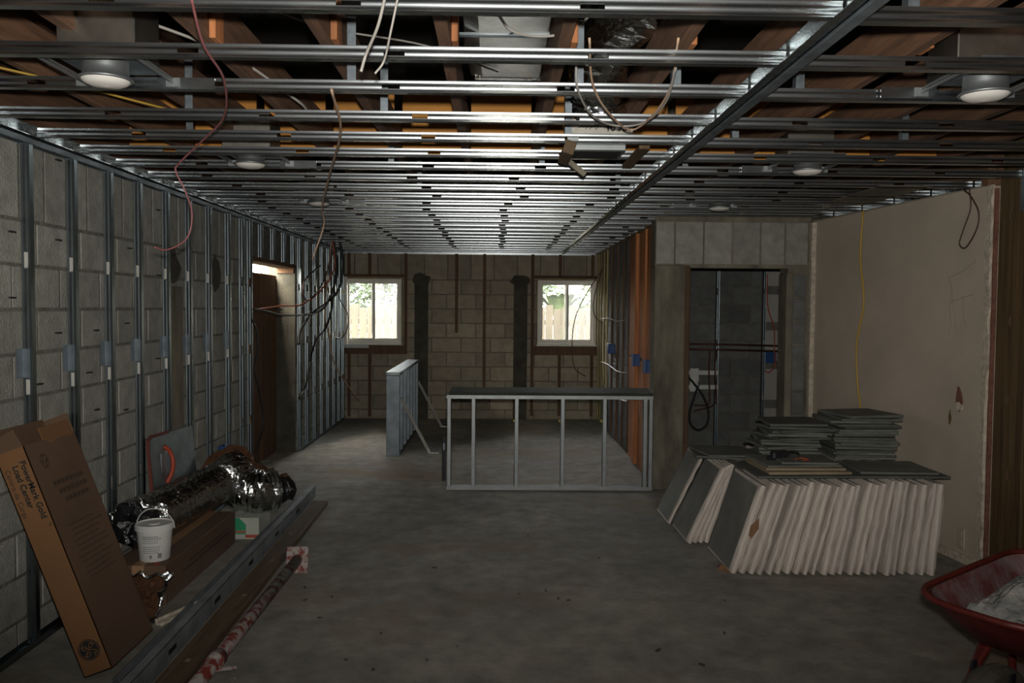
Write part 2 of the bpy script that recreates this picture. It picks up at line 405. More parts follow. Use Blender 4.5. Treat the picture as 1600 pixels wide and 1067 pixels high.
# ------------------------------------------------------------------ steel stud profile (local: length +x, web on y=0 facing -y, z up)
def stud_profile_mesh(L, H=.041, F=.032, holes=(), hw=.064, hh=.017, material=None, lip=.006, groove=.0016):
    b = MB()
    hz0, hz1 = H/2-hh/2, H/2+hh/2
    zs = sorted(set([H*k/14 for k in range(15)] + [hz0, hz1]))
    zs = [z for z in zs if not any(abs(z-q) < .0006 and z != q for q in (hz0, hz1))]
    yy = lambda z: groove*.75*(.5-.5*cos(2*pi*2*z/H))
    hs = sorted([(max(h-hw/2, 0.002), min(h+hw/2, L-.002)) for h in holes if .05 < h < L-.05])
    def strip(x0, x1, z0, z1): b.quad((x0,yy(z0),z0),(x1,yy(z0),z0),(x1,yy(z1),z1),(x0,yy(z1),z1))
    for z0, z1 in zip(zs[:-1], zs[1:]):
        if z1 <= hz0+1e-6 or z0 >= hz1-1e-6: strip(0, L, z0, z1); continue
        x = 0
        for h0, h1 in hs: strip(x, h0, z0, z1); x = h1
        strip(x, L, z0, z1)
    for h0, h1 in hs:
        for (p, q) in (((h0,hz0),(h1,hz0)), ((h1,hz1),(h0,hz1)), ((h0,hz1),(h0,hz0)), ((h1,hz0),(h1,hz1))):
            b.quad((p[0],yy(p[1]),p[1]), (q[0],yy(q[1]),q[1]), (q[0],.006,q[1]), (p[0],.006,p[1]))
    b.quad((0,0,0),(0,F,0),(L,F,0),(L,0,0)); b.quad((0,0,H),(L,0,H),(L,F,H),(0,F,H))
    if lip:
        b.quad((0,F,0),(0,F,lip),(L,F,lip),(L,F,0)); b.quad((0,F,H),(L,F,H),(L,F,H-lip),(0,F,H-lip))
    return b.mesh('stud', material)
def rotz(a): return (0, 0, a)

# ================================================================== LEFT WALL
wl = empty('wall_left', kind='structure', label='grey concrete block wall lined with steel studs')
door = (7.17, 8.86, -.03, 1.98)
b = MB(); slab_with_hole(b, 'X', XL-.2, XL-.004, -3, YB+.2, -.05, 2.31, [door]); b.build('mortar_bed', MORTAR, wl)
b = MB(); b.box(XL-.2, XL-.004, -3, YB+.2, 2.31, 3.36); b.build('wall_plate', JOIST, wl)
zs = [0, .13] + [.13+.2*k for k in range(1, 10)] + [2.305]
courses(wl, 'X', XL, 2.6, 8.0, zs, BLOCK, holes=[door], phase=.3, topsoldier=.205)
courses(wl, 'X', XL, 8.86, YB, zs, BLOCK, phase=.1, topsoldier=.41)
# studs: web faces the camera, flange towards the room
stud_y = [3.36, 3.763, 4.158, 4.548, 4.92, 5.329, 5.716, 6.109, 6.545, 6.90, 7.12]
stud_y += [8.90, 9.26, 9.65, 10.04, 10.42, 10.80, 11.14, 11.44]
def wall_stud_mesh(H):
    # built standing: x' = out of wall, y' = along the wall
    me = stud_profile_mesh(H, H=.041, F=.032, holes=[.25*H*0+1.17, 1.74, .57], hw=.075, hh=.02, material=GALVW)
    # map length->z, web width -> x, flange depth -> y
    me.transform(Matrix(((0,0,1,0),(0,1,0,0),(1,0,0,0),(0,0,0,1))))
    me.flip_normals()
    return me
WSM = wall_stud_mesh(2.26)
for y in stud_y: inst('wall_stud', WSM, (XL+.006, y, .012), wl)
gm = MB(); gm.box(-.008, .008, -.0025, .003, -.034, .034, .001); GRM = gm.mesh('grommet', BRACEB)  # pale plate filling a stud knockout
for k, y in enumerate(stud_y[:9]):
    for z in (1.752, 1.182): inst('knockout_plate', GRM, (XL+.0265, y, z), wl)
WSH = wall_stud_mesh(.29)
for y in (7.45, 7.85, 8.25, 8.62): inst('wall_stud', WSH, (XL+.006, y, 1.985), wl)
def utrack(b, x0, x1, y0, y1, z, h):   # floor/ceiling track
    b.box(x0, x1, y0, y1, min(z, z+.003), max(z, z+.003)); lo, hi = min(z, z+h), max(z, z+h)
    b.box(x0, x0+.002, y0, y1, lo, hi); b.box(x1-.002, x1, y0, y1, lo, hi)
b = MB(); utrack(b, XL+.004, XL+.05, 2.4, door[0]-.03, .002, .028); b.build('floor_track', GALVW, wl)
b = MB(); utrack(b, XL+.004, XL+.05, door[1]+.01, YB-.02, .002, .028); b.build('floor_track', GALVW, wl)
b = MB(); utrack(b, XL+.004, XL+.05, 2.2, YB-.02, 2.29, -.022); b.build('top_track', GALVD, wl)
cl = MB(); cl.box(0, .002, -.048, 0, 0, .13); cl.box(0, .036, -.002, 0, 0, .13); CLIP = cl.mesh('clip', GALVD)
for y in stud_y[:9]: inst('stud_clip', CLIP, (XL+.004, y-.002, 1.225), wl)
for (u, v) in ((17,362),(90,375),(17,465),(90,520),(149,516),(138,582),(197,505),(246,328),(247,430),(201,388),(90,250),(246,560),(299,520),(150,640),(60,600),(95,745),(195,640)):
    d = ray(u, v); p = CAMPOS + d*((XL-CAMPOS.x)/d.x)
    b = MB(); b.box(XL-.004, XL+.012, p.y-.022, p.y+.022, p.z-.004, p.z+.004, .001); b.build('wall_tie', INK, wl)
b = MB(); b.box(XL-.01, XL+.004, 5.44, 5.68, 0, 1.68, .003); b.build('cement_strip', CEMENT, wl)
for (cy, cz, ry, rz) in ((5.50, 1.80, .16, .12), (6.35, 1.80, .11, .13)):
    b = MB(); vs = []
    for k in range(14):
        a = 2*pi*k/14; q = random.uniform(.75, 1.2); vs.append((XL+.005, cy+ry*q*cos(a), cz+rz*q*sin(a)))
    b.add(vs+[(XL-.01, v[1], v[2]) for v in vs], [tuple(range(14))] + [(k, 14+k, 14+(k+1)%14, (k+1)%14) for k in range(14)]); b.build('cement_smear', CEMDK, wl)
# doorway
b = MB(); b.box(XL-.2, XL-.002, door[1]-.02, door[1]+.012, 0, 1.95); b.build('door_jamb', CEMDK, wl)
b = MB(); b.box(XL-.19, XL+.004, door[0]-.002, door[0]+.045, 0, 1.96); b.build('door_post', REDW, wl)
b = MB(); b.box(XL-.19, XL+.01, door[0], door[1], 1.95, 1.985); b.build('door_header', BROWNP, wl)
b = MB(); b.box(XL-.19, XL-.01, door[1]-.05, door[1], 1.90, 1.95); b.build('header_block', BROWNP, wl)
d1 = empty('door_1', (XL-.21, 8.0, 0), kind='structure', label='brown boarded-up doorway with daylight showing above the boards')
for k in range(3):
    b = MB(); y0 = 7.1+.6*k; b.box(XL-.235, XL-.205, y0+.003, y0+.597, 0.0, 1.875, .003); b.build('door_board', BROWNP, d1)
b = MB(); b.box(XL-.30, XL-.21, 8.93, 9.5, 0, 2.2); b.box(XL-.30, XL-.21, 6.5, 7.1, 0, 2.2); b.build('outer_jamb', BROWNP, d1)
# blue electric box on the left wall
bx = empty('electric_box', (XL+.03, 6.38, .37), 'blue plastic electrical box low on the studded block wall', 'electrical box', 'blue electrical boxes')
b = MB(); b.box(XL+.01, XL+.06, 6.34, 6.46, .38, .48, .004); bb_ = b.build('box_body', BLUEP, bx)
b = MB(); b.box(XL+.059, XL+.066, 6.335, 6.465, .375, .485, .003); b.build('box_rim', BLUEP, bb_)

# ================================================================== BACK WALL with two windows
wb = empty('wall_back', kind='structure', label='tan concrete block wall with two windows')
W1 = (-2.12, -1.30, 1.03, 1.955); W2 = (.56, 1.40, 1.03, 1.955)
b = MB(); slab_with_hole(b, 'Y', YB+.004, YB+.2, -2.4, 1.62, -.05, 3.36, [W1, W2]); b.build('mortar_bed', MORTAR, wb)
zsb = [0, .13] + [.13+.2*k for k in range(1, 10)] + [2.31]
courses(wb, 'Y', YB, XL, XR, zsb, BLOCKB, holes=[W1, W2], phase=.45, topsoldier=.32)
# cement-filled channels
for x0, x1 in ((-1.13, -.94), (.24, .43)):
    b = MB(); b.box(x0, x1, YB-.012, YB+.01, 0, 1.97, .004); b.build('cement_strip', CEMDK, wb)
    b = MB(); pts = [( (x0+x1)/2 + (.135+random.uniform(-.02,.02))*cos(a)*1.0, (1.93+random.uniform(-.015,.015)) + .085*sin(a)) for a in [2*pi*k/14 for k in range(14)]]
    vs = [(x, YB-.02, z) for x, z in pts] + [(x, YB+.005, z) for x, z in pts]
    b.add(vs, [tuple(range(13,-1,-1))] + [(k, (k+1)%14, 14+(k+1)%14, 14+k) for k in range(14)]); b.build('cement_patch', CEMDK, wb)
def furr(x, z0, z1, wd=.042, m=None): bb = MB(); bb.box(x-wd/2, x+wd/2, YB-.022, YB-.001, z0, z1, .002); bb.build('furring_strip', m or FURR, wb)
furr(-2.03, .03, 1.0); furr(-2.03, 2.0, 2.29); furr(-1.745, 2.0, 2.29); furr(-1.745, .03, .90); furr(-1.25, .9, 2.29); furr(-.55, 1.20, 2.29)
furr(-.165, .28, 2.29); furr(.50, .05, 2.29); furr(.88, 2.0, 2.29); furr(.88, .05, .9); furr(1.33, 2.0, 2.29); furr(1.33, .05, .9)
for (x0, x1, z0, z1) in ((-2.12, -1.23, .90, 1.02), (.52, 1.40, .90, 1.02), (-2.12, -1.27, 1.96, 2.0), (.52, 1.40, 1.96, 2.0)):
    b = MB(); b.box(x0, x1, YB-.03, YB, z0, z1, .003); b.build('window_buck', FURR, wb)
def window(n, W, hazeside):
    x0, x1, z0, z1 = W; y = YB+.06
    o = empty('window_%d' % n, ((x0+x1)/2, y, z0), kind='structure', label='white vinyl sliding window with a fence and trees outside')
    def fr(b, a0, a1, c0, c1, t, y0, y1):
        b.box(a0, a1, y0, y1, c0, c0+t, .004); b.box(a0, a1, y0, y1, c1-t, c1, .004); b.box(a0, a0+t, y0, y1, c0+t, c1-t, .004); b.box(a1-t, a1, y0, y1, c0+t, c1-t, .004)
    b = MB(); fr(b, x0+.01, x1-.01, z0+.005, z1-.005, .045, y-.02, y+.06); b.build('window_frame', VINYL, o)
    mid = (x0+x1)/2
    for k, (a0, a1, yy, gm) in enumerate(((x0+.05, mid+.03, y, GLASS), (mid-.03, x1-.05, y+.028, GLASSH))):
        b = MB(); fr(b, a0, a1, z0+.048, z1-.048, .036, yy, yy+.022); s = b.build('sash', VINYL, o)
        b = MB(); b.box(a0+.025, a1-.025, yy+.009, yy+.013, z0+.07, z1-.07); b.build('pane', gm, s)
    b = MB(); b.box(x0, x1, YB-.02, YB+.05, z0-.006, z0+.012, .003); b.build('sill', VINYL, o)
    b = MB(); b.box(x0, x0+.012, YB, YB+.19, z0, z1); b.box(x1-.012, x1, YB, YB+.19, z0, z1); b.box(x0, x1, YB, YB+.19, z1-.012, z1); b.build('reveal_lining', YWOOD, o)
    return o
window(1, W1, False); window(2, W2, True)
# steel corner return beside the left window
cr = empty('window_return_channel', (-2.09, 11.2, 1.0), 'steel channel, upright coloured white as if daylit, lining the corner return under the window by the stud wall', 'channel')
b = MB(); b.box(-2.085, -1.75, YB-.075, YB-.035, .985, 1.0); b.box(-2.085, -1.75, YB-.077, YB-.075, .985, 1.03); b.build('sill_track', BRACEM, cr)
b = MB(); b.box(-2.085, -2.045, YB-.075, YB-.035, 1.0, 1.96); b.build('upright_track', VINYL, cr)  # white colour stands in for window daylight glinting on the steel

# ================================================================== FAR SECTION RIGHT WALL
wr = empty('wall_right', kind='structure', label='block wall with wooden framing beside the second window')
b = MB(); b.box(XR+.004, XR+.2, YP+.2, YB+.2, -.05, 3.36); b.build('mortar_bed', MORTAR, wr)
wr['flip'] = 1
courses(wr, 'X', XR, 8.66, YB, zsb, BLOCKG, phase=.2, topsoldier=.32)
del wr['flip']
for k, (y0, y1, d) in enumerate(((7.24, 7.62, .028), (7.63, 7.72, .045), (7.74, 8.10, .018), (8.12, 8.22, .048), (8.24, 8.62, .022))):
    for z0, z1 in ((.02, 1.06), (1.075, 2.29)):
        b = MB(); b.box(XR-d, XR+.003, y0, y1, z0, z1, .003); b.build('framing_board', REDW, wr)
b = MB(); b.box(XR-.02, XR, 7.24, 8.62, 1.055, 1.085); b.build('splice_strip', CEMDK, wr)
for y in (8.70, 9.1, 9.55, 10.0, 10.45, 10.75, 11.05, 11.3): 
    b = MB(); b.box(XR-.022, XR-.002, y, y+.045, .03, 2.29, .002); b.build('furring_strip', YWOOD if y > 10 else FURR, wr)
for z in (.55, .85, 1.42):
    b = MB(); b.tube(spline([(XR-.025, 8.7, z+.02), (XR-.03, 9.4, z-.01), (XR-.025, 10.2, z+.01), (XR-.03, 10.9, z)], 4), .006, 6); b.build('wall_cable', WIREBR, wr)
def ebox(y, z, s, lab):
    e = empty('electric_box', (XR-.03, y, z), lab, 'electrical box', 'blue electrical boxes')
    b = MB(); b.box(XR-.075, XR-.0, y-s/2, y+s/2, z, z+.11, .004); bb_ = b.build('box_body', BLUEP, e)
    b = MB(); b.box(XR-.081, XR-.074, y-s/2-.006, y+s/2+.006, z-.005, z+.115, .003); b.build('box_rim', BLUEP, bb_)
ebox(7.40, .985, .17, 'wide blue electrical box on the orange framing nearest the cement pier')
ebox(8.05, 1.0, .11, 'small blue electrical box on the orange framing farther from the cement pier')
ebox(9.85, 1.02, .12, 'blue electrical box on the grey blocks between framing and far window')

# ================================================================== PIER, HEADER WALL, CLOSET
wp = empty('wall_front', kind='structure', label='cement pier and block header around the closet opening')
b = MB(); b.box(1.345, 1.64, YP, YP+.2, 0, 1.93, .012); b.build('cement_pier', CEMENT, wp)
b = MB(); b.box(1.345, wallx(YP)+.1, YP+.005, YP+.2, 1.905, 3.36); b.box(2.48, wallx(YP)+.1, YP+.005, YP+.2, 0, 1.905); b.build('mortar_bed', CEMENT, wp)
a = 1.345
for L in (.165, .245, .245, .24, .21, .2):
    place_block(wp, 'Y', YP-.002, a, a+L, 1.93, 2.30, BLOCK); a += L
b = MB(); b.box(2.465, 2.525, YP-.012, YP+.19, 0, 1.87, .008); b.build('cement_jamb', CEMENT, wp)
for k in range(9):
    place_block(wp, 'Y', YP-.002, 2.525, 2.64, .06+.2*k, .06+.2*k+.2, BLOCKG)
b = MB(); b.box(1.6, 1.645, YP-.004, YP+.21, .0, 1.92, .003); b.build('casing_strip', FURR, wp)
# closet
wc = empty('wall_closet', kind='structure', label='grey concrete block wall inside the closet with steel studs and white blocks')
YC = 9.2
b = MB(); b.box(1.5, 3.7, YC+.004, YC+.2, -.05, 3.36); b.box(1.42, 1.62, YP+.2, YC+.2, -.05, 3.36); b.box(3.5, 3.7, YP+.2, YC+.2, -.05, 3.36); b.box(2.7, 3.7, YP+.2, YP+.32, -.05, 3.36); b.build('mortar_bed', MORTAR, wc)  # last box: unseen closet front panel, added to stop daylight leaking in
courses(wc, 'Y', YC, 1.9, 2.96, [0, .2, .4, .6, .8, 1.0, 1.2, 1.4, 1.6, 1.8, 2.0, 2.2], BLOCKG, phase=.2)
for z0, z1 in ((.12, .46), (.54, .90), (.98, 1.33), (1.41, 1.73), (1.81, 2.15)):
    place_block(wc, 'Y', YC-.01, 2.97, 3.45, z0, z1, BLOCKW)
WSC = wall_stud_mesh(2.2); 
for x in (2.43, 2.95):
    inst('wall_stud', WSC, (x, YC-.05, .01), wc, rot=(0, 0, pi*.0))
for z in (1.16, 1.10):
    b = MB(); b.tube([(1.9, YC-.07, z+.012), (2.6, YC-.072, z+.005), (3.4, YC-.07, z-.012)], .011, 8); b.build('water_pipe', COPPER, wc, smooth=True)
wo = empty('washer_outlet_box', (2.28, YC-.05, .6), 'white plastic washing machine outlet box on the closet wall', 'outlet box')
b = MB(); b.box(2.14, 2.47, YC-.06, YC-.035, .825, .875, .003); b.box(2.14, 2.47, YC-.06, YC-.035, .665, .715, .003); b.build('mounting_rail', WHITEP, wo)
b = MB(); b.box(2.15, 2.25, YC-.075, YC-.03, .64, .90, .006); b.build('outlet_body', WHITEP, wo)
b = MB(); b.tube([(2.24, YC-.09, .76), (2.24, YC-.09, .70)], .012, 8); b.build('valve', GALVD, wo)
b = MB(); b.tube(spline([(2.245, YC-.085, .72), (2.20, YC-.09, .60), (2.15, YC-.09, .42), (2.16, YC-.09, .28), (2.25, YC-.09, .215), (2.34, YC-.09, .28), (2.355, YC-.09, .42), (2.30, YC-.09, .58), (2.20, YC-.09, .72), (2.13, YC-.09, .80)], 8), .013, 8)
tag(b.build('drain_hose', BLACKP, smooth=True, origin=(2.25, YC-.09, .2)), 'black rubber hose looped below the white outlet box', 'hose')
for dx in (0, .07):
    b = MB(); b.tube(spline([(2.37+dx, YC-.065, 1.10), (2.36+dx, YC-.065, .9), (2.37+dx, YC-.065, .66), (2.36+dx, YC-.065, .5), (2.2, YC-.065, .49-dx)], 5), .009, 6); b.build('copper_riser', COPPER, wo)
e = empty('electric_box', (3.05, YC-.06, .97), 'blue electrical box on the steel stud inside the closet', 'electrical box', 'blue electrical boxes')
b = MB(); b.box(2.99, 3.10, YC-.07, YC-.012, .97, 1.09, .004); bb_ = b.build('box_body', BLUEP, e)
b = MB(); b.box(2.985, 3.105, YC-.076, YC-.069, .965, 1.095, .003); b.build('box_rim', BLUEP, bb_)
b = MB(); b.tube(spline([(2.99, YC-.06, 1.95), (3.0, YC-.07, 1.6), (3.07, YC-.08, 1.35), (3.08, YC-.08, 1.12), (3.09, YC-.08, .95), (3.03, YC-.08, .86), (2.98, YC-.06, .88)], 6), .007, 6)
tag(b.build('orange_cable', WIREO, origin=(3.05, YC-.07, .86)), 'orange cable running down to the blue box inside the closet', 'cable')

# ================================================================== WHITE PLASTER WALL (right)
ws = empty('wall_side', kind='structure', label='dirty off-white plaster wall with a hanging yellow cord')
ang = atan2(2.92-2.66, YP-4.88)
def wall_pt(y, off, z): return Vector((wallx(y)-off, y, z))
b = MB()
A, B = (wallx(YP), YP+.2), (wallx(4.9), 4.9)
b.add([(A[0],A[1],0),(B[0],B[1],0),(B[0]+.12,B[1],0),(A[0]+.12,A[1],0),(A[0],A[1],2.30),(B[0],B[1],2.30),(B[0]+.12,B[1],2.30),(A[0]+.12,A[1],2.30)],
      [(0,3,2,1),(4,5,6,7),(0,1,5,4),(1,2,6,5),(2,3,7,6),(3,0,4,7)]); b.build('plaster_panel', DRYW, ws)
b = MB(); b.box(wallx(4.9)-.01, wallx(4.9)+.25, 4.9, 7.3, 2.30, 3.36); b.build('wall_plate', JOIST, ws)
def ragged(x, y, dy, z0, z1, m, name, n=26, wob=.012, dx=.10):
    bb = MB(); prev = None
    for k in range(n+1):
        z = z0+(z1-z0)*k/n; o1 = random.uniform(-wob, wob)
        ring = [(x-.012, y-dy/2+o1, z), (x+dx, y-dy/2+o1*.3, z), (x+dx, y+dy/2, z), (x-.012, y+dy/2+random.uniform(-wob, wob), z)]
        i0 = len(bb.v); bb.add(ring, [])
        if k:
            for q in range(4): bb.f.append([i0-4+q, i0-4+(q+1)%4, i0+(q+1)%4, i0+q])
    return bb.build(name, m, ws)
ragged(wallx(4.9), 4.88, .045, 0, 2.30, PLEDGE, 'broken_edge', dx=.006)
ragged(wallx(4.9)+.017, 4.852, .018, 0, 2.28, PINKE, 'core_edge', wob=.006, dx=.012)
ragged(wallx(7.0)+.0, 6.99, .05, .0, 2.29, PLEDGE, 'corner_bead', wob=.006)
# hole and wear in the plaster
def blob(cy, cz, ry, rz, m, name, off=.004, n=11, seed=1):
    rr = random.Random(seed); bb = MB(); vs = []
    for k in range(n):
        a = 2*pi*k/n; s = rr.uniform(.6, 1.25); y = cy+ry*s*cos(a); vs.append(wall_pt(y, off, cz+rz*s*sin(a)))
    vs2 = [v + Vector((.02, 0, 0)) for v in vs]
    bb.add(vs+vs2, [tuple(range(n))] + [(k, n+k, n+(k+1)%n, (k+1)%n) for k in range(n)]); return bb.build(name, m, ws)
blob(5.11, 1.02, .032, .085, PINKE, 'plaster_hole', seed=4); blob(5.10, .965, .03, .03, PLEDGE, 'plaster_chip', .006, seed=6); blob(5.19, .88, .012, .045, DARKW, 'plaster_scrape', .003, seed=9)
for k, pts in enumerate((((5.0,1.86),(5.12,1.80),(5.24,1.77)), ((5.24,1.77),(5.21,1.70),(5.2,1.60)), ((5.0,1.66),(5.1,1.64),(5.23,1.61)), ((5.2,1.6),(5.17,1.52),(5.16,1.42)), ((5.1,1.64),(5.09,1.5),(5.06,1.45)), ((5.23,1.61),(5.21,1.5),(5.22,1.4)))):
    b = MB(); b.tube(spline([wall_pt(y, 0, z) for y, z in pts], 4), .0014, 4); b.build('plaster_crack', TANB, ws)
op = empty('outlet_cover', wall_pt(5.05, .005, .08), 'blank off-white outlet cover low on the plaster wall', 'outlet cover')
b = MB(); p = wall_pt(5.05, 0, 0); b.box(p.x-.008, p.x+.002, 5.01, 5.09, .08, .21, .003); b.build('cover_plate', DRYW, op)
b = MB(); b.box(p.x-.011, p.x-.007, 5.03, 5.07, .10, .14, .002); b.box(p.x-.011, p.x-.007, 5.03, 5.07, .155, .19, .002); b.build('socket', DRYW, op)
b = MB(); b.add([wall_pt(5.35,.012,0), wall_pt(4.92,.012,0), wall_pt(4.92,.012,.05), wall_pt(5.35,.012,.05), wall_pt(5.35,-.01,0), wall_pt(4.92,-.01,0), wall_pt(4.92,-.01,.05), wall_pt(5.35,-.01,.05)], [(0,1,2,3),(3,2,6,7),(1,5,6,2),(0,3,7,4)])
tag(b.build('baseboard_right', PLEDGE), 'broken plaster strip along the wall foot', kind='structure')
# dark wooden boards beyond the plaster edge
wt = empty('wall_timber', kind='structure', label='dark stained upright boards beside the plaster wall')
for (y0, y1, m, dx) in ((4.55, 4.83, DARKW, 0), (4.24, 4.545, DARKW, .012), (3.9, 4.235, DARKW, 0), (3.5, 3.895, DARKW, .01)):
    b = MB(); b.box(2.940+dx, 3.0+dx, y0, y1, 0, 2.36, .004); b.build('timber_board', m, wt)
b = MB(); b.box(3.0, 3.1, -3, 4.9, -.05, 3.36); b.build('wall_core', DARKW, wt)
for y, z in ((4.70, 2.10), (4.68, 1.50), (4.69, 1.05), (4.66, .62)):
    b = MB(); b.lathe([(0.001, 0), (.016, 0), (.020, .003)], n=10); b.M = None
    me = b.mesh('knot', FURR); me.transform(Matrix.Rotation(-pi/2, 4, 'Y')); inst('wood_knot', me, (2.9375, y, z), wt, scale=(1, 1, 1.6))
hs = empty('steel_strap', (2.93, 4.65, 2.13), 'flat galvanised strap at the top of the dark boards', 'strap')
b = MB(); b.box(2.934, 2.939, 4.58, 4.63, 2.12, 2.36); b.build('strap_plate', GALVD, hs)
# ================================================================== CEILING FRAME
ce = empty('ceiling', kind='structure', label='open ceiling grid of steel channels under wooden joists')
bar_y = [1.75, 2.153, 2.572, 2.96, 3.416, 3.823, 4.211, 4.602, 5.02] + [5.02+.405*k for k in range(1, 16)]
bar_y = [y for y in bar_y if y < YB-.1] + [YB-.06]
XRUN = .89
kn = {2.153: .53, 2.572: .60, 2.96: .57, 3.416: .62, 3.823: .62, 4.211: .60, 4.602: .55}
for i, y in enumerate(bar_y):
    x0, x1 = XL+.052, XRUN-.004
    if y in kn:
        px = {2.153: (545, 920), 2.572: (615, 930), 2.96: (610, 880), 3.416: (655, 890), 3.823: (668, 890), 4.211: (677, 880), 4.602: (668, 842)}[y]
        X0 = (px[0]-775)/1297*y; X1 = (px[1]-775)/1297*y; st = X1-X0
        hs_ = [X0 + st*k for k in range(-6, 4)]
    elif y < 6.3: o = random.uniform(-.1, .1); hs_ = [-.50+o + .61*k for k in range(-3, 4)]
    else: hs_ = [-.56+.012*(i % 3) + .61*k for k in range(-3, 4)]
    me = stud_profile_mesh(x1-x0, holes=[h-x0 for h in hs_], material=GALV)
    inst('ceiling_channel', me, (x0, y, CZ), ce)
    xe = wallx(y)-.01 if 4.88 < y < YP else (XR-.01 if y >= YP else 2.93)
    x0 = XRUN+.042
    o = random.uniform(0, .3)
    me = stud_profile_mesh(xe-x0, holes=[.25+o+.61*k for k in range(5)], material=GALV)
    inst('ceiling_channel', me, (x0, y+.012, CZ-.006), ce)
# runner under the joists
b = MB(); b.box(XRUN-.030, XRUN+.004, 1.2, YB-.02, CZ-.004, CZ-.002); b.box(XRUN-.030, XRUN+.004, 1.2, YB-.02, CZ+.044, CZ+.046); b.box(XRUN+.002, XRUN+.004, 1.2, YB-.02, CZ-.003, CZ+.045)
b.build('runner_track', GALV, ce)
me = stud_profile_mesh(YB-1.22, H=.05, F=.034, material=GALVD); inst('runner_channel', me, (XRUN+.041, 1.2, CZ-.016), ce, rot=(0, 0, pi/2))
# perimeter angles
b = MB(); b.box(XL+.004, XL+.055, 1.2, YB-.02, CZ+.042, CZ+.044); b.box(XL+.004, XL+.006, 1.2, YB-.02, CZ, CZ+.044); b.box(XL+.004, XL+.055, 1.2, YB-.02, CZ-.004, CZ-.002); b.build('perimeter_track', GALV, ce)
b = MB()
for (y0, y1) in ((4.9, YP-.02),):
    b.add([(wallx(y0)-.045,y0,CZ-.012),(wallx(y0)-.002,y0,CZ-.012),(wallx(y1)-.002,y1,CZ-.012),(wallx(y1)-.045,y1,CZ-.012)], [(0,1,2,3)])
    b.add([(wallx(y0)-.002,y0,CZ-.012),(wallx(y1)-.002,y1,CZ-.012),(wallx(y1)-.002,y1,CZ+.04),(wallx(y0)-.002,y0,CZ+.04)], [(0,1,2,3)])
b.build('perimeter_track', GALV, ce)
b = MB(); b.box(XR-.045, XR-.002, YP+.2, YB-.02, CZ-.012, CZ-.010); b.box(XR-.004, XR-.002, YP+.2, YB-.02, CZ-.01, CZ+.04); b.build('perimeter_track', YWOOD, ce)
b = MB(); b.box(XL+.05, XR-.05, YB-.05, YB-.02, CZ-.004, CZ-.002); b.box(XL+.05, XR-.05, YB-.02, YB-.018, CZ-.03, CZ+.03); b.build('perimeter_track', GALV, ce)
# joists above (run away from the camera)
JZ = 2.435
for k in range(-4, 9):
    x = -.6+.4*k
    y1 = YB-.02 if x < 1.3 else YP-.05
    if x > 2.6 or x < XL+.0: continue
    b = MB(); b.box(x, x+.042, 1.0, y1, JZ, JZ+.185, .003); b.build('joist', JOIST, ce)
    for yy in (2.80,):
        b = MB(); b.box(x+.044, x+.066, yy, yy+.085, JZ+.005, 3.34, .002); b.build('truss_web', REDW, ce)
# hangers from joists to channels
HG = MB(); HG.box(0, .002, 0, .032, -.07, .16); HG.box(0, .032, 0, .002, -.07, .16); HGM = HG.mesh('hanger', GALVD)
for (u, y) in ((540, 2.96), (592, 3.416), (1048, 2.96), (895, 2.96), (1243, 2.96), (1143, 3.823), (1412, 3.823), (880, 3.823), (605, 4.602), (840, 4.602), (290, 3.416), (292, 3.823), (1065, 4.602), (1420, 2.153), (650, 5.425), (960, 5.425)):
    x = (u-775)/1297*y
    inst('hanger_strap', HGM, (x, y+.034, JZ-.015), ce)
# plywood bulkhead in the attic space
for k in range(-4, 9):
    x = -.6+.4*k+.045
    if x+.35 > 2.9 or x < XL-.1: continue
    b = MB(); b.box(x, x+.352, 4.9, 4.92, 2.437, 2.81, .002); b.build('plywood_panel', PLYW, ce)
for yy in (7.6, 9.4):
    for k in range(-3, 5):
        b = MB(); xx = -.6+.4*k+.046; b.box(xx, xx+.350, yy, yy+.038, JZ+.02, JZ+.17); b.build('joist_blocking', JOIST, ce)
b = MB(); b.box(2.30, 2.62, 4.98, 5.78, CZ-.006, CZ-.003); b.build('ceiling_plate', CEMENT, ce)

# ================================================================== RECESSED LIGHTS
def recessed(x, y, yb0, yb1, side, lab):
    t = empty('recessed_light', (x, y, CZ), lab, 'ceiling light', 'recessed ceiling lights')
    b = MB(); b.box(x-.14, x+.14, yb0+.04, yb1-.004, CZ+.046, CZ+.049); b.build('mounting_plate', GALVD, t)
    b = MB(); b.box(x-.13*1.0, x+.12, y-.06, y+.14, CZ+.052, CZ+.24, .004); b.build('housing', DUCT, t)
    b = MB(); b.lathe([(.070,.05),(.070,.02),(.072,-.006),(.084,-.012),(.086,-.016),(.080,-.02),(.074,-.018)], (x, y, CZ), 28); ring = b.build('trim_ring', BRACEM, t, smooth=True)
    b = MB(); b.lathe([(.076,-.0175),(.066,-.028),(.045,-.036),(.001,-.040)], (x, y, CZ), 28); b.build('lamp_face', LENSW, ring, smooth=True)
    for dx in (-.155, .155):
        b = MB(); b.tube([(x+dx, yb0+.034, CZ+.022), (x+dx, yb1-.002, CZ+.022)], .006, 6); b.tube([(x+dx, yb0+.034, CZ+.034), (x+dx, yb1-.002, CZ+.034)], .004, 6); b.build('hanger_bar', BRACEM, t)
        b = MB(); b.box(x+dx-.025, x+dx+.025, yb1-.008, yb1-.002, CZ+.006, CZ+.040, .002); b.build('bracket', BRACEM, t)
    b = MB(); sx = x+side*.2; b.box(sx-.1, sx+.1, yb1-.004, yb1-.001, CZ+.001, CZ+.040); b.build('splice_plate', GALV, t)
recessed(-1.29, 2.79, 2.572, 2.96, 1, 'recessed ceiling light nearest the camera above the leaning carton')
recessed(1.66, 2.83, 2.572, 2.96, -1, 'recessed ceiling light nearest the camera above the wheelbarrow')
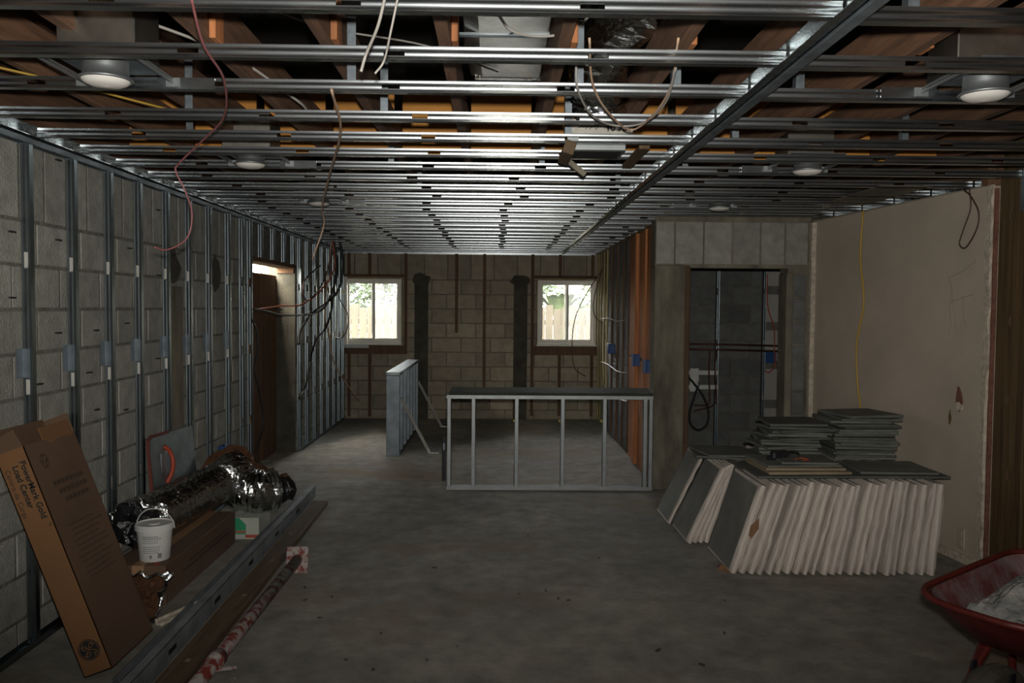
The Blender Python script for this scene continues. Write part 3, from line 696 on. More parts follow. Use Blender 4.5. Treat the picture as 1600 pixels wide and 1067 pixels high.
recessed(-1.29, 4.40, 4.211, 4.602, 1, 'second recessed ceiling light along the studded block wall side')
recessed(1.65, 4.42, 4.211, 4.602, -1, 'second recessed ceiling light on the plaster wall side')
recessed(-1.28, 6.03, 5.83, 6.235, 1, 'farthest recessed ceiling light on the studded block wall side')
recessed(1.62, 6.06, 5.83, 6.235, -1, 'farthest recessed ceiling light on the plaster wall side, near the closet')

# ================================================================== DUCTWORK IN THE CEILING
t = empty('sheet_metal_duct', (.06, 3.4, 2.64), 'wide galvanised sheet metal duct lying above the joists', 'duct')
b = MB(); n = 24; pr = []
def stadium(w_, h_, n): 
    o = []
    for k in range(n):
        a = 2*pi*k/n; o.append((max(-1, min(1, 1.35*cos(a)))*w_/2, max(-1, min(1, 1.25*sin(a)))*h_/2))
    return o
st_ = stadium(.40, .26, n); ys = [2.4, 2.98, 2.99, 3.0, 3.62, 3.63, 3.64, 3.95]; sc = [1, 1, 1.04, 1, 1, 1.04, 1, .98]
vs = [(.06+px*s_, y_, 2.76+pz*s_) for y_, s_ in zip(ys, sc) for px, pz in st_]
fs = [(i*n+k, (i+1)*n+k, (i+1)*n+(k+1)%n, i*n+(k+1)%n) for i in range(len(ys)-1) for k in range(n)] + [tuple((len(ys)-1)*n+k for k in range(n))[::-1]]
b.add(vs, fs); b.build('duct_shell', DUCT, t)
b = MB(); b.box(-.11, .22, 3.93, 3.98, 2.63, 2.70, .004); b.build('foil_collar', FOIL, t)
b = MB(); b.box(-.2, .3, 3.3, 3.33, 2.622, 2.632); b.build('support_strap', GALVD, t)
def flex(b, path, r, rings, n=18, amp=.06, jit=.035):
    pts = spline(path, rings); m = len(pts); rs = [r*(1+amp*(1 if i % 2 else -1)*.5+random.uniform(-jit, jit)) for i in range(m)]
    b.tube(pts, rs, n, cap=True, jit=jit)
t = empty('flex_duct', (.55, 3.4, 2.45), 'silver foil flexible duct dropping to the ceiling register box', 'duct')
b = MB(); flex(b, [(1.25, 2.75, 2.80), (.95, 2.9, 2.79), (.68, 3.12, 2.76), (.50, 3.38, 2.72), (.45, 3.65, 2.65), (.46, 3.86, 2.56), (.47, 3.93, 2.46)], .13, 9); b.build('foil_jacket', FOIL, t)
b = MB(); b.tube([(.47, 3.90, 2.52), (.47, 3.935, 2.45)], .118, 20); b.build('clamp_band', FOIL, t)
t = empty('register_box', (.48, 4.0, CZ), 'grey sheet metal register box marked with its size in black', 'register box')
b = MB(); b.box(.34, .63, 3.87, 4.12, CZ+.05, CZ+.135, .003); b.build('box_sides', DUCT, t)
b = MB(); b.box(.325, .60, 3.905, 4.13, CZ-.016, CZ+.045, .002); b.build('flange', BRACEM, t)
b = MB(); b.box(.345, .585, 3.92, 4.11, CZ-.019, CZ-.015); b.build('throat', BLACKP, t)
MT = Matrix.Translation((.50, 3.868, CZ+.066)) @ Matrix.Rotation(pi/2, 4, 'X')
text_obj('size_marking', '10 X 14', .045, INK, MT, t, bold=.001)
MT = Matrix.Translation((.37, 3.868, CZ+.08)) @ Matrix.Rotation(pi/2, 4, 'X')
text_obj('hand_marking', 'Supply', .038, INK, MT, t, shear=.3)
b = MB(); b.M = Matrix.Translation((.315, 3.80, CZ-.05)) @ Matrix.Rotation(radians(18), 4, 'Y'); b.box(-.022, .030, 0, .30, -.0, .06, .003); 
tag(b.build('wood_offcut', PLANKF, origin=(.315, 3.9, CZ-.03)), 'short green-grey wood offcut hanging beside the register box', 'wood offcut')
b = MB(); b.M = Matrix.Translation((.33, 4.05, CZ-.028)) @ Matrix.Rotation(radians(38), 4, 'Y'); b.box(-.005, .125, 0, .03, -.014, .012, .003)
tag(b.build('hanging_strip', WIRET if False else CEMENT, origin=(.33, 4.05, CZ-.03)), 'small grey strip dangling below the register box', 'strip')
b = MB(); b.M = Matrix.Translation((.65, 3.83, CZ-.022)); b.box(0, .05, 0, .52, 0, .018, .002)
tag(b.build('wood_cleat', DARKW, origin=(.67, 4.0, CZ-.02)), 'dark narrow wood cleat under the channels beside the register box', 'wood cleat')

# ================================================================== HANGING WIRES
def wire(name, pts, r, m, label, cat='cable', k=8):
    b = MB(); P = spline(pts, k); b.tube(P, r, 6)
    return tag(b.build(name, m, smooth=True, origin=tuple(P[-1])), label, cat)
wire('hanging_cable', [atY(298,-6,2.1), atY(318,70,2.33), atY(350,125,2.62), atY(350,182,3.02), atY(318,218,3.3), atY(280,255,3.5), atY(275,268,3.52), atY(290,300,3.55), atY(300,335,3.55), atY(292,372,3.55), atY(262,390,3.5), atY(241,386,3.45)], .0038, WIREP, 'long pink and red cable dangling in front of the block wall')
wire('hanging_cable', [atY(518,140,2.85), atY(532,205,3.35), atY(515,272,4.3), atY(503,325,5.0), atY(506,352,5.2), atY(488,405,5.2)], .005, WIRET, 'thin tan cable hanging from the ceiling towards the far door')
wire('hanging_cable', [atY(602,-6,2.06), atY(590,42,2.12), atY(572,85,2.2), atY(564,112,2.2)], .0042, WIREW, 'white cable end hanging at the top, longer of the pair')
wire('hanging_cable', [atY(622,-6,2.06), atY(610,52,2.12), atY(600,95,2.2), atY(586,115,2.2)], .003, WIREW, 'thinner white cable end beside the longer white one')
wire('looped_cable', [atY(900,100,2.8), atY(903,140,2.88), atY(925,180,3.1), atY(960,196,3.25), atY(1005,192,3.2), atY(1040,160,2.95), atY(1056,105,2.7)], .004, WIREW, 'white cable loop slung below the foil duct')
wire('looped_cable', [atY(921,60,2.55), atY(926,130,2.83), atY(950,175,3.05), atY(985,203,3.3), atY(1020,180,3.1), atY(1048,135,2.85), atY(1060,60,2.5)], .004, WIRET, 'tan cable loop slung below the foil duct')
wire('looped_cable', [atY(778,22,2.9), atY(800,48,2.95), atY(845,57,3.0), atY(895,48,3.0), atY(925,20,2.95)], .005, WIREW, 'white cable looping under the sheet metal duct')
wire('joist_cable', [(-1.5, 2.9, 2.62), (-1.05, 3.2, 2.52), (-.85, 3.5, 2.42), (-.82, 3.62, 2.40)], .006, WIREW, 'white cable crossing the joists above the first light')
wire('joist_cable', [(-2.0, 3.0, 2.44), (-1.7, 3.3, 2.42), (-1.45, 3.6, 2.40), (-1.3, 4.0, 2.42)], .005, WIREY, 'yellow cable running between joists by the block wall')
wire('joist_cable', [(-.95, 2.9, 2.66), (-.7, 3.2, 2.62), (-.3, 3.5, 2.64), (0.0, 3.8, 2.62)], .004, WIREW, 'thin white cable strung high between the joists')
yc = [wall_pt(6.2, .02, 2.30), wall_pt(6.22, .02, 1.95), wall_pt(6.16, .02, 1.62), wall_pt(6.24, .02, 1.30), wall_pt(6.22, .02, 1.03), wall_pt(6.14, .03, .78)]
wire('yellow_cord', yc, .008, WIREY, 'yellow cord hanging down the plaster wall behind the stacked tiles', 'cord')
wire('brown_wire', [wall_pt(5.03,.03,2.30), wall_pt(5.0,.04,2.18), wall_pt(5.06,.04,2.05), wall_pt(5.09,.04,1.97), wall_pt(5.03,.04,1.945), wall_pt(4.94,.04,2.05), wall_pt(4.93,.04,2.15), wall_pt(5.0,.04,2.25), wall_pt(5.08,.03,2.30)], .0045, WIREBR, 'thin brown wire loop hanging at the plaster wall corner')
# bundle by the far doorway and window
def px(pts, y): return [atY(u, v, min(y+dy, 2.035*1297/(776-u)) if u < 700 else y+dy) for (u, v, dy) in pts]
wire('door_cable', px([(530,372,0),(536,410,.0),(530,450,0),(512,472,-.1),(490,488,-.3),(470,515,-.6),(466,538,-.8)], 9.9), .014, WIREB, 'thick black cable drooping from the ceiling to the door jamb')
wire('door_cable', px([(522,378,0),(528,420,0),(515,465,-.1),(500,486,-.2),(470,492,-.5),(440,492,-.7),(415,486,-.9),(396,483,-1.2)], 9.6), .010, WIREB, 'black cable sagging across the boarded doorway')
wire('door_cable', px([(520,376,0),(522,420,0),(500,455,-.1),(470,476,-.4),(440,478,-.6),(400,484,-1.3)], 9.5), .008, WIREO, 'dull red cable sagging across the top of the boarded doorway')
wire('door_cable', px([(526,400,0),(520,470,0),(510,510,-.1),(495,530,-.2),(485,560,-.2),(478,600,-.3),(467,622,-.5)], 9.8), .011, WIREB, 'black cable hanging low beside the door jamb')
wire('door_cable', px([(518,376,0),(512,430,0),(508,490,0),(514,520,0),(520,560,.1),(535,590,.3),(560,625,.5)], 9.9), .008, WIRET, 'tan cable trailing down to the floor below the window')
wire('door_cable', px([(524,380,0),(505,440,0),(480,470,-.2),(475,440,-.3),(500,415,-.1)], 9.8), .007, WIREBR, 'thin brown cable curled against the steel studs')
wire('window_cable', px([(522,430,0),(530,465,0),(543,490,0),(542,515,0),(533,528,0),(522,526,0)], 10.6), .006, WIREB, 'thin dark wire loop in front of the first window')
wire('jamb_cable', px([(394,500,0),(402,520,0),(403,540,0),(398,580,0),(405,610,0),(411,660,0),(400,705,0)], 7.35), .008, WIREB, 'black cable hanging inside the boarded doorway')
wire('window_cable', px([(942,420,0),(925,445,0),(905,480,0),(896,510,0),(894,545,0),(898,575,0),(915,588,0)], 10.9), .006, WIREBR, 'thin dark wire drooping across the second window')
wire('window_cable', px([(945,410,0),(932,450,0),(927,475,0),(930,495,0),(942,505,0)], 10.8), .006, WIREB, 'short dark wire loop at the edge of the second window')

# ================================================================== KNEE WALLS
t = empty('knee_wall_frame', (.46, YP+.05, 0), 'low open steel-stud knee wall with dark board top, beside the cement pier', 'knee wall')
zt = .80
def post(x0, x1, y0, y1, z0, z1, name='stud', m=None):
    b = MB(); b.box(x0, x0+.003, y0, y1, z0, z1); b.box(x1-.003, x1, y0, y1, z0, z1) ; b.box(x0, x1, y0, y0+.003, z0, z1)
    return b.build(name, m or BRACEM, t)
for x in (-.412, -.205, .163, .556, .915, 1.262, 1.31):
    post(x, x+.034, YP, YP+.06, .02, zt)
b = MB(); b.box(-.416, 1.344, YP-.004, YP+.066, 0, .004); b.box(-.416, 1.344, YP-.006, YP-.003, 0, .030); b.box(-.416, 1.344, YP+.064, YP+.067, 0, .030); b.build('bottom_track', BRACEM, t)
b = MB(); b.box(-.416, 1.344, YP-.004, YP+.066, zt+.006, zt+.01); b.box(-.416, 1.344, YP-.006, YP-.003, zt-.02, zt+.01); b.box(-.416, 1.344, YP+.064, YP+.067, zt-.02, zt+.01); b.build('top_track', BRACEM, t)
b = MB(); b.box(-.40, 1.38, YP+.012, YP+.52, zt+.0105, zt+.03, .003); b.build('top_board', GREENT, t)
b = MB(); b.box(-.40, 1.34, YP+.48, YP+.51, zt-.03, zt+.01); b.build('back_cleat', GREENT, t)
for x in (.15, .54, .90):
    b = MB(); b.box(x, x+.014, YP+.02, YP+.05, zt-.22, zt-.20); b.build('grommet', WIREY, t)
t2 = empty('black_steel_leg', (-.455, 7.4, 0), 'black steel channel standing upright behind the knee wall end', 'channel')
b = MB(); b.box(-.475, -.44, 7.38, 7.386, 0, .40); b.box(-.475, -.472, 7.38, 7.42, 0, .40); b.build('channel_body', BLACKP, t2)
b = MB(); b.box(-.466, -.452, 7.376, 7.38, .28, .34); b.build('slot_plate', GALVD, t2)
t = empty('knee_wall', (-1.07, 9.6, 0), 'low solid steel knee wall standing end-on in mid room', 'knee wall')
kx0, kx1, ky0, ky1, kz = -1.14, -1.0, 8.63, 10.75, .84
b = MB(); b.box(kx0, kx1, ky0, ky0+.04, 0, kz, .003); b.build('end_stud', GALVD, t)
for k in range(1, 7):
    y = ky0 + k*(ky1-ky0-.04)/6; b = MB(); b.box(kx0+.004, kx1-.004, y, y+.04, 0.004, kz-.002, .002); b.build('stud', GALVD, t)
b = MB(); b.box(kx0+.012, kx0+.02, ky0+.04, ky1, .004, kz-.01); b.build('back_sheet', GALVD, t)
b = MB(); b.box(kx0-.006, kx1+.006, ky0-.01, ky1+.02, kz, kz+.035, .004); b.build('top_track', GALVD, t)
b = MB(); b.box(kx0+.02, kx1-.02, ky0-.014, ky0-.009, kz+.008, kz+.028); b.build('track_end_opening', BRACEM, t)
b = MB(); b.box(kx0-.004, kx1+.004, ky0-.004, ky1+.004, 0, .004); b.box(kx1+.001, kx1+.004, ky0, ky1, 0, .03); b.build('bottom_track', GALVD, t)
for y, z in ((8.7, .60), (10.65, .60)):
    b = MB(); b.M = None
    p0 = Vector((kx1+.003, y, z)); p1 = Vector((-.70, y+.08, .012))
    b.tube([p0, p1], .016, 4); b.build('brace', BRACEB, t)
    b = MB(); b.box(-.715, -.60, y+.06, y+.10, 0, .012, .002); b.build('brace_foot', BRACEB, t)

# ================================================================== GE CARTON leaning on the studs
u = Vector((-.355, 0, .935)).normalized(); wv = Vector((.935, 0, .355)).normalized(); dv = Vector((0, 1, 0))
O = Vector((-1.70, 3.42, .004)); LEN, WID, DEP = .99, .125, .41
def gp(a, bb, c): return O + u*a + wv*bb + dv*c     # along length, width, depth
t = empty('load_center_carton', tuple(O), 'tall open brown cardboard carton leaning on the studded wall', 'carton')
def gq(pts, m, name, th=.004, inward=None):
    b = MB(); n_ = (pts[1]-pts[0]).cross(pts[3]-pts[0]).normalized()*th
    b.add(list(pts)+[p-n_ for p in pts], [(0,1,2,3),(7,6,5,4),(0,4,5,1),(1,5,6,2),(2,6,7,3),(3,7,4,0)]); return b.build(name, m, t)
NSIDE = gq([gp(0,0,0), gp(0,WID,0), gp(LEN,WID,0), gp(LEN,0,0)], CARD, 'narrow_side')
PSIDE = gq([gp(0,WID,0), gp(0,WID,DEP), gp(LEN,WID,DEP), gp(LEN,WID,0)], CARDB, 'printed_side')
gq([gp(0,WID,DEP), gp(0,0,DEP), gp(LEN,0,DEP), gp(LEN,WID,DEP)], CARDB, 'narrow_side')
gq([gp(0,0,DEP), gp(0,0,0), gp(LEN,0,0), gp(LEN,0,DEP)], CARDB, 'wall_side')
gq([gp(0,0,0), gp(0,0,DEP), gp(0,WID,DEP), gp(0,WID,0)], CARDB, 'bottom')
gq([gp(LEN,0.002,0), gp(LEN,WID-.004,0), gp(LEN+.078,WID-.022,.01), gp(LEN+.062,.004,.01)], CARDB, 'flap')
gq([gp(LEN,WID,.15), gp(LEN,WID,DEP-.01), gp(LEN+.06,WID+.004,DEP-.03), gp(LEN+.055,WID+.004,.14)], CARD, 'flap')
gq([gp(LEN,0,DEP), gp(LEN,0,.0), gp(LEN+.10,.006,-.01), gp(LEN+.10,.006,DEP)], CARDB, 'flap')
gq([gp(LEN,WID,DEP), gp(LEN,0,DEP), gp(LEN+.09,0,DEP+.02), gp(LEN+.09,WID-.01,DEP+.02)], CARDB, 'flap')
b = MB(); b.add([gp(LEN-.0,WID+.001,.15), gp(LEN,WID+.001,DEP-.01), gp(LEN-.012,WID+.002,DEP-.04), gp(LEN-.006,WID+.002,.26), gp(LEN-.02,WID+.002,.2)], [(0,1,2,3,4)]); b.build('torn_edge', CARD, t)
def face_m(o, xdir, ydir):
    z = xdir.cross(ydir); return Matrix.Translation(o) @ Matrix(((xdir.x, ydir.x, z.x, 0), (xdir.y, ydir.y, z.y, 0), (xdir.z, ydir.z, z.z, 0), (0, 0, 0, 1)))
text_obj('lettering', 'PowerMark Gold', .036, INK, face_m(gp(LEN-.055, WID-.040, -.001), -u, wv), NSIDE, bold=.0008)
text_obj('lettering', '™', .022, INK, face_m(gp(LEN-.055-.272, WID-.028, -.001), -u, wv), NSIDE)
text_obj('lettering', 'Load Center', .036, INK, face_m(gp(LEN-.065, WID-.075, -.001), -u, wv), NSIDE, bold=.0008)
text_obj('lettering', 'Centro de Carga', .031, INKF, face_m(gp(LEN-.070, .015, -.001), -u, wv), NSIDE)
def disc(c, xd, yd, r0, r1, m, name, side, off=0.0, n=36):
    z = xd.cross(yd).normalized(); b = MB(); vs = []
    for k in range(n):
        a = 2*pi*k/n; d_ = xd*cos(a)+yd*sin(a); vs += [c+d_*r1+z*off, c+d_*r0+z*off]
    b.add(vs, [(2*k, 2*((k+1) % n), 2*((k+1) % n)+1, 2*k+1) for k in range(n)]); return b.build(name, m, side)
def monogram(c, xd, yd, R_, ink, paper, side):
    disc(c, xd, yd, 0, R_, ink, 'emblem_disc', side, .0012); disc(c, xd, yd, R_*.86, R_*.91, paper, 'emblem_ring', side, .0018)
    z = xd.cross(yd).normalized(); b = MB()
    def stroke(pts): b.tube([c+xd*(R_*x)+yd*(R_*y)+z*.0016 for x, y in [(p.x, p.y) for p in spline([(x, y, 0) for x, y in pts], 6)]], R_*.036, 5)
    stroke([(-.62,.22),(-.45,.42),(-.2,.40),(-.12,.2),(-.3,.06),(-.52,.12),(-.45,.28),(-.2,.25),(.05,.10)])
    stroke([(.05,.10),(.2,.5),(.38,.62),(.5,.45),(.3,.2),(.02,.05),(-.2,-.15),(-.38,-.45),(-.2,-.62),(.02,-.5),(0,-.25),(-.2,-.2),(-.26,-.38),(-.12,-.42)])
    stroke([(.02,-.05),(.25,-.05),(.5,-.12),(.62,-.28),(.5,-.42),(.3,-.35)])
    for k in range(4):
        a = pi/4+k*pi/2; stroke([(.78*cos(a-.28), .78*sin(a-.28)), (.66*cos(a), .66*sin(a)), (.78*cos(a+.28), .78*sin(a+.28))])
    b.build('emblem_script', paper, side)
monogram(gp(.105, WID*.5, 0), wv, u, .045, INK, CARD, NSIDE)
monogram(gp(LEN-.085, WID, .10), dv, u, .032, INKF, CARDB, PSIDE)
rr = random.Random(3)
for k in range(3):
    b = MB(); c0 = gp(LEN-.20-.04*k, WID+.0008, .10+.02*k)
    x_ = 0
    while x_ < .24-.03*k:
        L = rr.uniform(.018, .035); b.add([c0+dv*x_, c0+dv*(x_+L), c0+dv*(x_+L)+u*.02, c0+dv*x_+u*.02], [(0,1,2,3)]); x_ += L+.006
    b.build('print_line', INKF, PSIDE)
for k in range(11):
    b = MB(); c0 = gp(LEN-.38-.024*k, WID+.0008, .08+.012*(k % 3)); x_ = 0
    while x_ < .2+.06*rr.random():
        L = rr.uniform(.010, .03); b.add([c0+dv*x_, c0+dv*(x_+L), c0+dv*(x_+L)+u*.006, c0+dv*x_+u*.006], [(0,1,2,3)]); x_ += L+.006
    b.build('print_line', INKF, PSIDE)

# ================================================================== LONG CARTON, BUCKET, FOIL DUCTS, SMALL BOX
t = empty('long_carton', (-1.85, 4.8, 0), 'long closed brown cardboard carton lying on the floor under the bucket', 'carton')
b = MB(); b.box(-2.0, -1.70, 4.27, 5.42, 0, .21, .004); b.build('carton_body', CARDB, t)
b = MB(); b.box(-1.87, -1.81, 4.268, 4.2705, .05, .211); b.box(-1.87, -1.81, 4.268, 5.42, .2095, .2115); b.build('tape_strip', TAPE, t)
text_obj('red_print', 'SUR', .035, INKR, Matrix.Translation((-1.795, 4.267, .10)) @ Matrix.Rotation(pi/2, 4, 'X') @ Matrix.Rotation(pi/2, 4, 'Z'), t, bold=.0015)
text_obj('red_print', 'IE', .035, INKR, Matrix.Translation((-1.745, 4.29, .2105)) @ Matrix.Rotation(pi/2, 4, 'Z'), t, bold=.0015)
b = MB(); b.box(-1.70, -1.698, 4.5, 5.3, .10, .112); b.box(-1.70, -1.698, 4.6, 5.2, .13, .138); b.build('print_line', INKF, t)
t = empty('bucket', (-1.80, 4.385, .2115), 'white plastic bucket with lid and wire handle standing on the long carton', 'bucket')
c = (-1.80, 4.385, .2115)
b = MB(); b.lathe([(.001,0),(.072,0),(.076,.006),(.090,.165),(.090,.168)], c, 32); b.build('bucket_body', WHITEP, t, smooth=True)
b = MB(); b.lathe([(.090,.162),(.098,.164),(.099,.188),(.095,.195),(.088,.195),(.086,.189),(.03,.189),(.028,.193),(.001,.193)], c, 32); b.build('lid', WHITEP, t)
b = MB(); pts = []
for k in range(17):
    a = pi*k/16; pts.append((c[0]+.100*cos(a), c[1]+.012-.02*sin(a), c[2]+.165+.105*sin(a)))
b.tube(pts, .0028, 6); b.build('handle', WHITEP, t)
b = MB()
def onb(a, z): r_ = .0765+(.0905-.0765)*(z/.165)+.0008; return (c[0]+r_*sin(a), c[1]-r_*cos(a), c[2]+z)
for k in range(9):
    z = .135-.0105*k
    if k in (4,): continue
    a0, a1 = -.35, .75-.2*rr.random(); hh = .004 if k not in (0, 1) else .006
    seg = 8
    for q in range(seg): 
        x0, x1 = a0+(a1-a0)*q/seg, a0+(a1-a0)*(q+.8)/seg; b.add([onb(x0,z), onb(x1,z), onb(x1,z+hh), onb(x0,z+hh)], [(0,1,2,3)])
b.build('label_text', INKG, t)
b = MB(); b.add([onb(.55,.022), onb(.8,.022), onb(.8,.048), onb(.55,.048)], [(0,1,2,3)]); b.build('label_mark', INKG, t); b = MB(); b.add([onb(.05,.022), onb(.2,.022), onb(.2,.042), onb(.05,.042)], [(0,1,2,3)]); b.build('label_mark', INKG, t)

t = empty('foil_duct', (-1.9, 4.9, .2), 'long silver foil flexible duct lying on the carton along the wall, black open end', 'duct')
path = [(-1.955, 4.50, .375), (-1.95, 4.66, .36), (-1.93, 4.9, .355), (-1.89, 5.2, .37), (-1.87, 5.45, .36), (-1.86, 5.62, .365)]
b = MB(); flex(b, path, .125, 12, 22, .12, .03); b.build('foil_jacket', FOIL, t)
b = MB(); b.lathe([(.001, .0), (.06, -.03), (.105, -.02), (.125, .02)], (-1.955, 4.48, .375), 20, 'Y'); b.v = [v+Vector((random.uniform(-.012,.012), random.uniform(-.012,.012), random.uniform(-.012,.012))) for v in b.v]; b.build('black_end', BLACKF, t)
b = MB(); pts = []
for k in range(33):
    a = 2*pi*k/32; r_ = .122+random.uniform(-.012,.012); pts.append((-1.955+r_*cos(a), 4.49+random.uniform(-.02,.02), .375+r_*sin(a)))
b.tube(pts, [random.uniform(.006,.018) for _ in pts], 5, jit=.3); b.build('crumpled_rim', FOIL, t)
t = empty('foil_duct', (-1.65, 5.8, .1), 'crumpled bent foil duct with brown insulation resting on the small green and white box', 'duct')
b = MB(); flex(b, [(-1.90, 5.96, .37), (-1.85, 5.84, .37), (-1.79, 5.74, .345), (-1.70, 5.67, .30), (-1.61, 5.66, .285), (-1.52, 5.72, .28)], .14, 9, 20, .10, .05); b.build('foil_jacket', FOIL, t)
b = MB(); flex(b, [(-1.93, 6.02, .36), (-1.90, 5.96, .36), (-1.88, 5.91, .36)], .155, 5, 14, .1, .15); b.build('insulation_collar', INSUL, t)
b = MB(); flex(b, [(-1.76, 5.90, .36), (-1.66, 5.86, .34), (-1.56, 5.84, .30), (-1.48, 5.82, .27)], .085, 5, 12, .1, .18); b.build('insulation_flap', INSUL, t)
b = MB(); flex(b, [(-1.52, 5.72, .28), (-1.48, 5.77, .275), (-1.44, 5.81, .28)], .08, 4, 12, .1, .15); b.build('open_end', BLACKF, t)
t = empty('small_box', (-1.69, 5.63, 0), 'small green, white and red printed box on the floor under the bent foil duct', 'box')
b = MB(); b.box(-1.775, -1.57, 5.50, 5.78, 0, .145, .003); b.build('box_body', WHITEB, t)
b = MB(); b.add([(-1.738,5.499,.06),(-1.655,5.499,.06),(-1.655,5.499,.10),(-1.70,5.499,.144),(-1.738,5.499,.144)], [(0,1,2,3,4)]); b.add([(-1.738,5.499,.035),(-1.655,5.499,.035),(-1.655,5.499,.045),(-1.738,5.499,.045)], [(0,1,2,3)]); b.build('green_print', GREENB, t)
b = MB(); b.add([(-1.738,5.4985,.047),(-1.655,5.4985,.047),(-1.655,5.4985,.058),(-1.738,5.4985,.058)], [(0,1,2,3)]); b.add([(-1.66,5.499,.012),(-1.572,5.499,.012),(-1.572,5.499,.032),(-1.66,5.499,.032)], [(0,1,2,3)]); b.build('red_print', REDB, t)
t = empty('insulation_scrap', (-1.85, 4.1, 0), 'torn foil-faced scrap with brown insulation crumpled in front of the long carton', 'insulation')
b = MB(); N1, N2 = 12, 12; vs = []
for i in range(N1+1):
    for j in range(N2+1):
        a, q = i/N1, j/N2
        vs.append((-1.98+.30*a+random.uniform(-.012,.012), 4.25-.26*(1-q)**1.3+.0+random.uniform(-.012,.012), max(.006, .165*q**.8+random.uniform(-.015,.015)-(.05*a*(1-q)))))
b.add(vs, [(i*(N2+1)+j, (i+1)*(N2+1)+j, (i+1)*(N2+1)+j+1, i*(N2+1)+j+1) for i in range(N1) for j in range(N2)]); b.build('insulation_batt', INSUL, t)
b = MB(); b.tube([(v[0], v[1]-.008, v[2]+.004) for v in [vs[i*(N2+1)+N2] for i in range(N1+1)]], [random.uniform(.006,.016) for _ in range(N1+1)], 6, jit=.3)
b.tube([(v[0]+.008, v[1], v[2]+.006) for v in [vs[N1*(N2+1)+j] for j in range(N2+1)]], [random.uniform(.006,.018) for _ in range(N2+1)], 6, jit=.3)
b.tube([(v[0], v[1], v[2]+.006) for v in [vs[i*(N2+1)] for i in range(N1+1)]], [random.uniform(.006,.02) for _ in range(N1+1)], 6, jit=.3); b.build('foil_edge', FOIL, t)
# pane with orange handle: leaning sheet
t = empty('leaning_panel', (-2.05, 5.3, .0), 'grey sheet with a red edge and orange handle leaning on the studs', 'panel')
b = MB(); b.add([(-2.00,4.93,.0),(-2.00,5.66,.0),(-2.065,5.66,.74),(-2.065,4.97,.76),(-2.063,4.93,.72),(-2.012,4.93,.0),(-2.012,5.66,.0),(-2.077,5.66,.74),(-2.077,4.97,.76),(-2.075,4.93,.72)], [(0,1,2,3,4),(9,8,7,6,5),(0,4,9,5),(4,3,8,9),(3,2,7,8),(2,1,6,7)]); b.build('sheet', GALVD, t)
b = MB(); b.tube([(-2.0,4.925,.02),(-2.058,4.925,.70),(-2.064,4.94,.745),(-2.066,4.99,.765),(-2.066,5.25,.755)], .011, 6); b.build('red_edge', mat('dull_red_edging', (.13,.03,.02), rough=.7), t)
b = MB(); b.tube(spline([(-2.042,5.16,.45),(-2.022,5.185,.50),(-2.012,5.19,.57),(-2.028,5.185,.64),(-2.056,5.16,.68)], 5), .014, 8); b.build('handle', ORANGE, t, smooth=True)
b = MB(); b.box(-2.055, -2.046, 5.10, 5.14, .47, .64); b.build('handle_plate', BRACEM, t)

# ================================================================== STEEL, PLANK AND POST ON THE FLOOR
def along(name, p0, p1, w_, h_, m, label, cat, ch=.003, z=0.0, split=None):
    p0 = Vector(p0); p1 = Vector(p1); d_ = (p1-p0); L = d_.length; a = atan2(d_.y, d_.x)
    M = Matrix.Translation((p0.x, p0.y, z)) @ Matrix.Rotation(a, 4, 'Z')
    t = empty(name, ((p0.x+p1.x)/2, (p0.y+p1.y)/2, z), label, cat)
    return t, M, L
t, M, L = along('steel_stud', (-1.44, 2.6, 0), (-1.51, 6.75, 0), .09, .06, GALVD, 'long grey steel stud lying on edge along the floor, beside the plank', 'stud')
b = MB(); b.M = M; b.box(0, L, -.045, -.042, 0, .092); b.box(0, L, -.045, .0, .089, .092); b.box(0, L, -.045, 0, 0, .003); b.build('stud_web', DUSTST, t)
for k in range(6):
    b = MB(); b.M = M; x_ = .35+.62*k; b.box(x_, x_+.09, -.0465, -.0445, .035, .057); b.build('knockout', BLACKP, t)
t, M, L = along('steel_stud', (-1.515, 3.3, 0), (-1.545, 6.55, 0), .09, .06, GALVD, 'second grey steel stud lying flat behind the first on the floor', 'stud')
b = MB(); b.M = M; b.box(0, L, -.02, .02, 0, .003); b.box(0, L, -.02, -.017, 0, .05); b.box(0, L, .017, .02, 0, .05); b.box(0, L, -.02, -.012, .047, .05); b.box(0, L, .012, .02, .047, .05); b.build('stud_web', DUSTST, t)
b = MB(); b.M = M; b.box(L-.06, L+.02, -.016, .016, .004, .04); b.build('stud_end', GALV, t)
t, M, L = along('wood_plank', (-1.30, 2.6, 0), (-1.37, 6.45, 0), .09, .04, PLANKF, 'weathered brown wood plank lying beside the steel studs', 'plank')
b = MB(); b.M = M; b.box(0, L, -.065, .055, 0, .04, .004); b.build('plank_body', PLANKF, t)
for x_ in (.9, 1.7, 2.3, 2.9):
    b = MB(); b.M = M; b.box(x_, x_+.03, -.02+.02*sin(x_*7), .0+.02*sin(x_*7), .0395, .0408); b.build('plank_knot', TANB, t)
t = empty('shoring_post', (-1.18, 4.0, 0), 'chipped red and white steel shoring post lying on the floor with a square end plate', 'post')
pA, pB = Vector((-1.145, 4.78, .085)), Vector((-1.185, 2.7, .05))
b = MB(); b.tube([pA, pB], .030, 18); b.build('post_tube', POST, t, smooth=True)
b = MB(); d_ = (pB-pA).normalized(); b.tube([pA+d_*1.28, pA+d_*1.36], .037, 18); b.build('collar', POST, t, smooth=True)
b = MB(); b.M = Matrix.Translation(pA) @ Matrix.Rotation(radians(3), 4, 'Z') @ Matrix.Rotation(radians(-14), 4, 'X'); b.box(-.062, .062, 0, .008, -.075, .075, .002); b.build('end_plate', POST, t)
